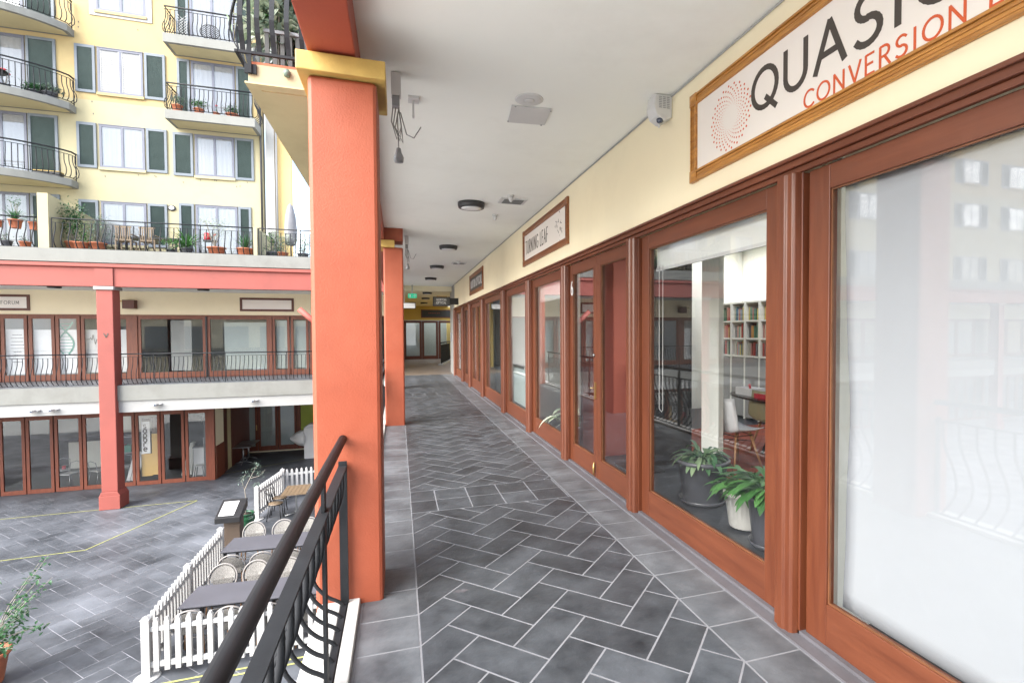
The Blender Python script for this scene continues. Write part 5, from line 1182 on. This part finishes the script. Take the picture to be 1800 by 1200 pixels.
# plants and planter on our own upper balcony
pl_ = empty('slatted_planter', (-.85, 4.9, 3.68), 'grey slatted planter full of foliage on the overhead balcony', 'planter')
m_ = MB()
for k in range(7): m_.box(-.985 + k * .055, -.955 + k * .055, 4.62, 4.64, 3.68, 4.0)
for k in range(9): m_.box(-.63, -.61, 4.64 + k * .055, 4.67 + k * .055, 3.68, 4.0)
m_.build('slats', M['sign_grey'], pl_); MB().box(-.99, -.605, 4.61, 4.64, 3.985, 4.01).box(-.635, -.605, 4.64, 5.1, 3.985, 4.01).box(-.99, -.61, 4.645, 5.1, 3.68, 3.72).build('frame', M['plastic_grey'], pl_)
t = potted((-.82, 4.85, 3.72), 'dense grey-green leafy plant filling the slatted planter overhead', 'plants on the overhead balcony'); bush(t, 1300, (0, 0, .56), (.25, .22, .40), .095, 'leaf_olive', 61, z0=.0); 
t = potted((-.85, 4.75, 3.74), 'pale green succulent leaves at the front of the overhead planter', 'plants on the overhead balcony'); bush(t, 420, (-.05, -.05, .45), (.22, .12, .20), .10, 'leaf_pale', 62, z0=.0)
t = potted((-.9, 4.8, 3.74), 'vivid green leaves low in the overhead planter', 'plants on the overhead balcony'); bush(t, 260, (.1, 0, .35), (.2, .12, .22), .09, 'leaf', 63, z0=.0)
t = potted((-.565, 4.8, 3.68), 'strap-leaved green plant in the corner by the pillar cap on the overhead balcony', 'plants on the overhead balcony'); spiky(t, 26, .34, .035, 'leaf', 64, .0, .7, .5)
cn_ = MB().lathe([(.02, 0), (.028, .03), (.012, .055)], (-.80, 4.452, 3.585), 10).build('hook_lamp', M['leaf_olive'], label='tiny green tuft hanging from the edge of the overhead balcony', cat='tuft')

# ================================================================== COURTYARD FURNITURE
FH = .95
def fence(name, pts, label, posts_at, n_per_m=6.55):
    t = empty(name, (pts[0][0], pts[0][1], G), label, 'fence', 'white picket fences'); first = None
    def addp(p):
        MB().box(p[0] - .055, p[0] + .055, p[1] - .055, p[1] + .055, G + .02, G + FH).add([(p[0] - .065, p[1] - .065, G + FH), (p[0] + .065, p[1] - .065, G + FH), (p[0] + .065, p[1] + .065, G + FH), (p[0] - .065, p[1] + .065, G + FH), (p[0], p[1], G + FH + .05)], [(0, 3, 2, 1), (0, 1, 4), (1, 2, 4), (2, 3, 4), (3, 0, 4)]).build('post', M['white_plain'], t)
        MB().lathe([(.18, 0), (.17, .015), (.06, .02)], (p[0], p[1], G + .0), 24).build('base_plate', M['white_plain'], t)
    for p in posts_at: addp(p)
    for (a, b) in zip(pts[:-1], pts[1:]):
        va, vb = Vector((*a, 0)), Vector((*b, 0)); d = (vb - va); L = d.length; d.normalize(); ang = math.atan2(d.y, d.x); nrm = Vector((-d.y, d.x, 0))
        for zz in (.17, .74): MB().obox(((a[0] + b[0]) / 2, (a[1] + b[1]) / 2, G + zz + .035), (L - .11, .04, .085 if zz < .5 else .07), ang).build('rail', M['white_plain'], t)
        n = int(L * n_per_m)
        for k in range(n):
            q = va + d * (.06 + (L - .12) * (k + .5) / n) + nrm * 0
            w = .036; th = .03
            prof = [(-w, .10), (w, .10), (w, FH - .06), (w * .45, FH - .01), (-w * .45, FH - .01), (-w, FH - .06)]
            vs = []
            for s_ in (-.5, .5):
                for (u_, h_) in prof: vs.append(q + d * u_ + nrm * (s_ * .062) + Vector((0, 0, G + h_)))
            nn = len(prof); fs = [tuple(range(nn))[::-1], tuple(range(nn, 2 * nn))] + [(i, (i + 1) % nn, (i + 1) % nn + nn, i + nn) for i in range(nn)]
            MB().add(vs, fs).build('picket', M['white_plain'], t)
    return t
fence('picket_fence', [(-3.87, 9.57), (-3.97, 11.55), (-3.98, 13.50)], 'white picket fence along the open side of the long dark tables', [(-3.87, 9.57), (-3.97, 11.55), (-3.98, 13.50)])
fence('picket_fence', [(-3.87, 9.57), (-2.25, 9.52), (-.75, 9.5)], 'white picket fence across the near end of the long dark tables', [(-2.25, 9.52), (-.75, 9.5)])
fence('picket_fence', [(-4.03, 16.85), (-3.72, 18.75), (-1.9, 19.05), (-.6, 19.1)], 'white picket fence wrapping behind the small wooden table', [(-4.03, 16.85), (-3.72, 18.75), (-1.9, 19.05)])

def long_table():
    t = empty('dining_table', (0, 0, 0), 'x', 'table')
    MB().box(-.60, .60, -.40, .40, .725, .75).build('tabletop', M['tabletop'], t, local=True, bevel=.004)
    MB().box(-.56, .56, -.36, .36, .69, .724).build('apron', M['black'], t, local=True)
    for sx in (-1, 1):
        for sy in (-1, 1): MB().box(sx * .52 - .025, sx * .52 + .025, sy * .33 - .025, sy * .33 + .025, 0, .69).build('leg', M['black'], t, local=True)
    return t
lt0 = long_table(); us = []
place(lt0, us, (-3.10, 12.92, G), R(-4), 'long dark dining table of the far row, the end by the fence', 'long dark tables')
place(lt0, us, (-1.89, 12.83, G), R(-4), 'long dark dining table of the far row, the end by our pillar', 'long dark tables')
place(lt0, us, (-3.05, 10.56, G), R(-4), 'long dark dining table of the near row, the end by the fence', 'long dark tables')
place(lt0, us, (-1.84, 10.47, G), R(-4), 'long dark dining table of the near row, the end by our pillar', 'long dark tables')
def bistro():
    t = empty('bistro_chair', (0, 0, 0), 'x', 'chair')
    MB().lathe([(.19, .43), (.21, .44), (.21, .46), (.001, .465)], (0, 0, 0), 20).build('seat', M['rattan'], t, local=True)
    hoop = []
    for k in range(17):
        a = -.35 + (math.pi + .7) * k / 16; z_ = .63 + .25 * math.sin(a); y_ = .19 + .07 * math.sin(a) + .02
        hoop.append((.245 * math.cos(a), y_, z_))
    bk = MB(); hoop2 = [(p[0] * .86, p[1], .63 + (p[2] - .63) * .86) for p in hoop]
    bk.tube([(.2, .12, .46)] + hoop + [(-.2, .12, .46)], .015, 7); bk.build('back_hoop', M['cane'], t, local=True)
    wv = MB(); n = len(hoop2); c = (0, .235, .62)
    wv.add([c] + hoop2 + [(x, y + .012, z) for x, y, z in [c] + hoop2], [(0, k + 1, k + 2) for k in range(n - 1)] + [(n + 1, n + 3 + k, n + 2 + k) for k in range(n - 1)] + [(k + 1, n + 2 + k, n + 3 + k, k + 2) for k in range(n - 1)])
    wv.box(-.17, .17, .19, .215, .47, .62); wv.build('backrest', M['rattan'], t, local=True)
    for sx in (-1, 1):
        MB().tube([(sx * .16, -.14, .44), (sx * .19, -.18, 0)], .014, 6).build('leg', M['leg_wood'], t, local=True)
        MB().tube([(sx * .16, .14, .44), (sx * .2, .2, 0)], .014, 6).build('leg', M['leg_wood'], t, local=True)
    st_ = MB().tube([(-.175, -.16, .2), (.175, -.16, .2)], .009, 5).tube([(-.18, -.17, .2), (-.18, .17, .2)], .009, 5).tube([(.18, -.17, .2), (.18, .17, .2)], .009, 5); st_.build('stretcher', M['cane'], t, local=True)
    return t
bc = bistro(); us = []
rows = [(13.62, 0, 'behind the far tables'), (12.22, math.pi, 'on the near side of the far tables'), (11.27, 0, 'behind the near tables'), (9.97, math.pi, 'on the near side of the near tables')]
cols = [(-3.38, 'at the fence end'), (-2.78, 'second from the fence'), (-2.18, 'third from the fence'), (-1.58, 'at the pillar end')]
for (y_, rz, wa) in rows:
    for (x_, wb) in cols: place(bc, us, (x_ + random.uniform(-.03, .03), y_ - .07 * (x_ + 2.5) + random.uniform(-.03, .03), G), rz + random.uniform(-.08, .08), 'woven round-backed chair %s, %s' % (wa, wb), 'woven chairs at the long tables')
wt_ = empty('wooden_table', (-3.0, 16.95, G), 'small brown wooden table beside the back picket fence', 'table')
tt_ = MB()
for k in range(6): tt_.box(-3.33 + k * .113, -3.225 + k * .113, 16.45, 17.45, G + .725, G + .75)
tt_.build('tabletop', M['tan_wood'], wt_)
MB().box(-3.03, -2.99, 16.93, 16.97, G + .05, G + .72).build('pedestal', M['steel'], wt_)
for k in range(4):
    a = k * math.pi / 2 + .3; MB().tube([(-3.01, 16.95, G + .06), (-3.01 + .3 * math.cos(a), 16.95 + .3 * math.sin(a), G + .015)], .018, 6).build('foot', M['steel'], wt_)
def bent():
    t = empty('bentwood_chair', (0, 0, 0), 'x', 'chair')
    MB().lathe([(.18, .44), (.20, .45), (.20, .47), (.001, .472)], (0, 0, 0), 20).build('seat', M['tan_wood'], t, local=True)
    MB().lathe([(.205, .435), (.215, .45), (.205, .46)], (0, 0, 0), 20).build('seat_ring', M['black'], t, local=True)
    def hp(w, h): return [(-w, .15, .45), (-w * 1.1, .2, .45 + h * .6), (-w * .7, .23, .45 + h * .93), (0, .24, .45 + h), (w * .7, .23, .45 + h * .93), (w * 1.1, .2, .45 + h * .6), (w, .15, .45)]
    MB().tube(hp(.18, .44), .012, 6).build('back_hoop', M['black'], t, local=True); MB().tube(hp(.10, .33), .009, 6).build('inner_hoop', M['black'], t, local=True)
    for sx in (-1, 1):
        MB().tube([(sx * .14, -.13, .44), (sx * .18, -.17, 0)], .013, 6).build('leg', M['black'], t, local=True)
        MB().tube([(sx * .15, .13, .44), (sx * .18, .2, 0)], .013, 6).build('leg', M['black'], t, local=True)
    return t
b0_ = bent(); us = []
for (x_, y_, rz, lb) in ((-3.52, 16.72, math.pi / 2, 'black bentwood chair at the wooden table, nearest the green pot'), (-3.52, 17.28, math.pi / 2, 'black bentwood chair at the wooden table, in the fence corner'), (-2.52, 16.65, -math.pi / 2, 'black bentwood chair at the wooden table, half behind the handrail'), (-2.48, 17.25, -math.pi / 2, 'black bentwood chair at the wooden table, beside the orange pillar')):
    place(b0_, us, (x_, y_, G), rz, lb, 'bentwood chairs at the wooden table')
ms_ = empty('menu_stand', (-4.15, 14.9, G), 'dark menu stand with a white sheet on its sloping top', 'menu stand')
MB().box(-4.28, -3.92, 14.75, 15.1, G, G + .72).build('body', M['brown_card'], ms_, bevel=.01)
MB().prism([(14.55, G + .72), (15.25, G + .90), (15.25, G + 1.12), (14.55, G + .86)], 'X', -4.42, -3.86).build('desk_top', M['black'], ms_, bevel=.008)
MB().add([(-4.36, 14.62, G + .890), (-4.02, 14.62, G + .890), (-4.02, 15.15, G + 1.09), (-4.36, 15.15, G + 1.09)], [(0, 1, 2, 3)]).build('menu_sheet', M['card_white'], ms_)
t = potted((-4.14, 16.12, G), 'green glazed pot with a thin olive sapling by the fence', 'plants in the courtyard')
MB().lathe([(.13, 0), (.17, .06), (.235, .28), (.225, .36), (.19, .40), (.225, .43), (.215, .46), (.18, .45), (.17, .42)], (0, 0, 0), 30).build('pot', M['pot_green'], t, local=True); MB().lathe([(.001, .425), (.17, .42)], (0, 0, 0), 20).build('soil', M['soil'], t, local=True)
MB().tube([(0, 0, .4), (.02, .02, .8), (-.01, 0, 1.1), (.12, .02, 1.4), (.30, 0, 1.75)], [.018, .016, .014, .010, .004], 6).tube([(-.01, 0, 1.1), (-.08, .02, 1.35), (.02, .02, 1.55)], [.010, .006, .003], 5).tube([(.12, .02, 1.4), (.35, .0, 1.45), (.52, 0, 1.62)], [.009, .006, .003], 5).build('trunk', M['bark'], t, local=True)
rr = random.Random(77); mb = MB()
for k in range(190):
    c = rr.choice([(-.08, 0, 1.38, .12), (.05, 0, 1.5, .12), (.25, 0, 1.62, .12), (.4, 0, 1.5, .1), (.3, 0, 1.2, .07), (.3, 0, 1.78, .08), (.22, 0, 1.15, .08)])
    mb.leaf((c[0] + rr.gauss(0, c[3] * .6), c[1] + rr.gauss(0, c[3] * .6), c[2] + rr.gauss(0, c[3] * .6)), (rr.uniform(-1, 1), rr.uniform(-1, 1), rr.uniform(-.3, 1)), .065, .018, .4, 2, .2)
mb.build('foliage', M['leaf_olive'], t, local=True)
t = potted((-6.24, 10.12, G), 'large terracotta tub with a leafy shrub at the edge of the courtyard', 'plants in the courtyard')
pot(t, .35, .50, saucer=False, rim=.10)
rr = random.Random(5); sm = MB(); mb = MB()
for k in range(26):
    a = rr.uniform(0, 6.283) if k > 9 else rr.uniform(-.5, .5); L = rr.uniform(.45, .85); b = Vector((0, 0, .4)); hh = rr.uniform(.3, 1.35)
    tip = Vector((math.cos(a) * L, math.sin(a) * L, .45 + hh)); mid = b * .5 + tip * .5 + Vector((0, 0, .12)); sm.tube([b, mid, tip], [.010, .006, .003], 5, cap=False)
    for q in range(34):
        f = rr.random() ** .6; p = (b * (1 - f) ** 2 + mid * 2 * f * (1 - f) + tip * f * f) + Vector((rr.gauss(0, .045), rr.gauss(0, .045), rr.gauss(0, .045)))
        if f > .35: mb.leaf(p, (rr.uniform(-1, 1), rr.uniform(-1, 1), rr.uniform(-.5, .8)), rr.uniform(.05, .10), .042, .6, 2, .25)
sm.build('stem', M['bark'], t, local=True); mb.build('foliage', M['leaf_dark'], t, local=True)

# ================================================================== INSIDE THE SHOP
wpst = MB().box(3.40, 3.46, 4.88, 5.22, .008, 3.3).box(3.38, 3.399, 4.86, 4.93, .008, 3.3); wpst.build('partition_post', M['interior_white'], label='tall pale partition edge standing behind the potted plants', cat='partition')
bk_ = empty('bookcase', (6.1, 7.9, .01), 'white bookcase with rows of books against the back of the shop', 'bookcase')
X0, X1 = 5.98, 6.28
for k in range(5): MB().box(X0, X1, 7.02 + .395 * k - .025, 7.02 + .395 * k + .025, .01, 2.14).build('upright', M['interior_white'], bk_)
for z_ in (1.13, 1.45, 1.77, 2.11): MB().box(X0 + .01, X1 - .01, 7.045, 8.575, z_, z_ + .03).build('shelf_board', M['interior_white'], bk_)
MB().box(X1, X1 + .02, 7.0, 8.62, .01, 2.14).build('back_board', M['interior_white'], bk_)
for k in range(4): MB().box(X0 - .005, X0 + .015, 7.05 + .395 * k, 7.385 + .395 * k, .05, 1.11).build('cabinet_door', M['white'], bk_)
rr = random.Random(12); cnames = ['dark red', 'navy blue', 'orange', 'cream', 'green', 'mustard', 'black', 'pink', 'pale blue']; bproto = {}
for z_ in (1.161, 1.481, 1.801):
    for k in range(4):
        y_ = 7.05 + .395 * k; ye = y_ + .335
        while y_ < ye - .03:
            w_ = rr.uniform(.022, .05); h_ = rr.uniform(.19, .27); ci = rr.randrange(9)
            if rr.random() < .1: y_ += .04; continue
            if y_ + w_ > ye: break
            if ci not in bproto:
                o = MB().box(0, .18, -.5, .5, 0, 1).build('book', M['book'][ci], keep=True); bproto[ci] = o; tag(o, 'x', 'book', 'books in the white bookcase')
            else: o = bproto[ci].copy(); COL.objects.link(o)
            o['label'] = '%s book on the %s shelf, %s bay of the white bookcase' % (cnames[ci], {1.161: 'lowest', 1.481: 'middle', 1.801: 'top'}[z_], ('first', 'second', 'third', 'fourth')[3 - k])
            o.location = (X0 + .03 + rr.random() * .02, y_ + w_ / 2, z_); o.scale = (1, w_, h_); y_ += w_ + .002
dk = empty('desk', (4.6, 5.1, 0), 'dark glossy desk inside the shop behind the white shell chair', 'desk')
MB().prism([(4.72 + .50 * abs(math.cos(a)) ** .7 * (1 if math.cos(a) > 0 else -1), 5.2 + .95 * abs(math.sin(a)) ** .7 * (1 if math.sin(a) > 0 else -1)) for a in [k * math.pi / 24 + .01 for k in range(48)]], 'Z', .725, .75).build('desktop', M['desk'], dk)
for k in range(4):
    a = .8 + k * math.pi / 2; MB().tube([(4.78 + .2 * math.cos(a), 5.15 + .2 * math.sin(a), .72), (4.78 + .45 * math.cos(a), 5.15 + .45 * math.sin(a), .01)], .02, 6).build('leg', M['black'], dk)
def shell_chair(m='shell'):
    t = empty('shell_chair', (0, 0, 0), 'x', 'chair'); mb = MB(); nu, nv = 12, 16; vs = []
    for j in range(nv + 1):
        v = j / nv
        if v < .5: y_ = -.22 + .42 * (v / .5); z_ = .445 + .02 * (1 - v / .5) ** 2 - .012 * math.sin(v * 2 * math.pi); w = .20 + .03 * v * 2
        else: f = (v - .5) / .5; y_ = .20 + .09 * math.sin(f * 1.2); z_ = .445 + .39 * f ** 1.15; w = .23 * (1 - .30 * f ** 2)
        for i in range(nu + 1):
            u = -1 + 2 * i / nu; e = abs(u) ** 2.4
            lift = .075 * e * (1 if v < .62 else max(0, 1 - (v - .62) / .3)); fwd = .085 * e * max(0, (v - .4) / .6) * 1.2
            vs.append((u * w * (1 - .0 * e), y_ - fwd, z_ + lift * (.4 + v * .9)))
    mb.add(vs, [(j * (nu + 1) + i, j * (nu + 1) + i + 1, (j + 1) * (nu + 1) + i + 1, (j + 1) * (nu + 1) + i) for j in range(nv) for i in range(nu)], True)
    o = mb.build('seat_shell', M[m], t, local=True); sd = o.modifiers.new('s', 'SOLIDIFY'); sd.thickness = .010
    for sx in (-1, 1):
        for sy in (-1, 1): MB().tube([(sx * .10, sy * .10, .43), (sx * .2, sy * .21, 0)], [.016, .011], 8).build('leg', M['leg_wood'], t, local=True)
    MB().tube([(-.13, -.13, .33), (.13, .13, .33)], .005, 5).tube([(.13, -.13, .33), (-.13, .13, .33)], .005, 5).tube([(-.13, -.13, .40), (.13, -.13, .40), (.13, .13, .40), (-.13, .13, .40), (-.13, -.13, .40)], .006, 5).build('brace', M['black'], t, local=True)
    return t
c1 = shell_chair(); us = []
place(c1, us, (3.74, 5.02, .008), R(96), 'white moulded shell chair in front of the dark desk inside the shop')
place(c1, us, (4.0, 8.0, .008), R(200), 'white moulded shell chair seen through the shop door')
c2 = shell_chair('shell_olive'); place(c2, [], (4.62, 5.45, .008), R(100), 'olive moulded shell chair on the far side of the dark desk')
MB().lathe([(.20, .01), (.36, .06), (.42, .22), (.34, .42), (.12, .50), (.001, .5)], (4.75, 4.75, 0), 22).build('pouf', M['orange_fabric'], label='orange fabric pouf on the floor under the desk', cat='pouf')
MB().box(3.3, 5.9, 4.2, 7.2, .008, .02).build('rug', M['rug_red'], label='red rug on the shop floor under desk and chairs', cat='rug')
gb_ = empty('gift_box', (4.45, 5.72, .75), 'white box with a red ribbon on the desk', 'box'); MB().box(4.36, 4.58, 5.55, 5.88, .751, .85).build('carton', M['card_white'], gb_, bevel=.004); MB().tube([(4.38, 5.6, .86), (4.45, 5.70, .89), (4.55, 5.85, .86)], .014, 6).build('ribbon', M['flower_red'], gb_)
MB().box(4.32, 4.52, 5.2, 5.45, .751, .81).build('red_folder', M['flower_red'], label='red folder lying on the desk beside the white box', cat='folder')
MB().box(4.3, 4.5, 4.85, 5.1, .751, .84).build('black_box', M['black'], label='small black box at the end of the desk', cat='box')
mo = empty('monitor', (4.8, 5.0, .75), 'pale grey computer monitor seen from behind on the desk', 'monitor')
MB().obox((4.85, 5.0, 1.22), (.03, .55, .34), 0).build('screen', M['plastic_grey'], mo); MB().prism([(4.82, .76), (4.98, .76), (4.9, 1.06), (4.86, 1.06)], 'Y', 4.93, 5.07).build('stand', M['white_plain'], mo)
MB().box(2.45, 2.85, 5.1, 5.6, .008, .03).build('door_mat', M['black'], label='dark mat on the floor just inside the glass door', cat='mat')
sb = empty('book_stack', (3.4, 6.6, .75), 'white side table with stacked papers seen through the shop door', 'table')
MB().box(3.1, 3.9, 6.3, 6.9, .70, .73).build('tabletop', M['white_plain'], sb)
for x_ in (3.15, 3.85):
    for y_ in (6.35, 6.85): MB().box(x_ - .015, x_ + .015, y_ - .015, y_ + .015, .01, .70).build('leg', M['white_plain'], sb)

M['bounce_floor'] = mat('pale_bounce', (.58, .57, .54), .8, .12, .6, .2, 30, coords='World')
M['canvas'] = mat('canopy_canvas', (.86, .85, .82), .8, .04, 2)
MB().box(-60, -13.6, -40, 8.9, G - .004, G + .002).box(-13.59, -.6, -40, 6.9, G - .004, G + .002).build('bounce_paving', M['bounce_floor'], kind='structure')  # pale paving added out of view to throw light up to the ceiling
def bounce_umbrella():  # added out-of-view umbrella, its white canvas bounces light under the walkway ceiling
    t = empty('bounce_umbrella', (0, 0, 0), 'x', 'umbrella')
    MB().tube([(0, 0, 0), (0, 0, 2.75)], .03, 10).build('pole', M['leg_wood'], t, local=True)
    c_ = MB(); n = 8; rim = [(1.75 * math.cos(k * math.pi / 4 + .39), 1.75 * math.sin(k * math.pi / 4 + .39), 2.15) for k in range(n)]
    c_.add([(0, 0, 2.8)] + rim + [(x, y, z - .18) for x, y, z in rim], [(0, k + 1, (k + 1) % n + 1) for k in range(n)] + [(k + 1, k + 1 + n, (k + 1) % n + 1 + n, (k + 1) % n + 1) for k in range(n)])
    c_.build('canopy', M['canvas'], t, local=True)
    MB().lathe([(.35, 0), (.35, .08), (.05, .1)], (0, 0, 0), 20).build('weight', M['iron_grey'], t, local=True)
    return t
mu = bounce_umbrella(); us = []
for i, (x_, y_) in enumerate(((-3.0, 2.6), (-3.0, -1.2), (-3.0, -5.0), (-6.8, 2.2), (-6.8, -1.7), (-6.8, -5.6), (-10.6, 2.0), (-10.6, -2.0))):
    place(mu, us, (x_, y_, G + .002), .2 * i, 'open white umbrella added behind the viewpoint to bounce light under the walkway ceiling', 'added bounce umbrellas behind the viewpoint')

# ================================================================== BUILDINGS BEHIND THE CAMERA SIDE (seen in reflections)
sb_ = empty('rear_building', (-14, -13, G), 'plain cream and red building closing the courtyard behind the viewpoint', 'building')
MB().box(-28, -1.2, -14, -13.6, G, 6.5).build('wall', M['cream'], sb_); MB().box(-28, -1.2, -13.55, -13.3, 3.07, 3.7).build('beam', M['rose'], sb_); MB().box(-28, -1.2, -13.58, -13.2, -.5, 0).build('fascia', M['ledge'], sb_)
for k in range(8): MB().box(-26 + k * 3.2, -23.8 + k * 3.2, -13.59, -13.56, .2, 2.3).build('window', M['room'], sb_)
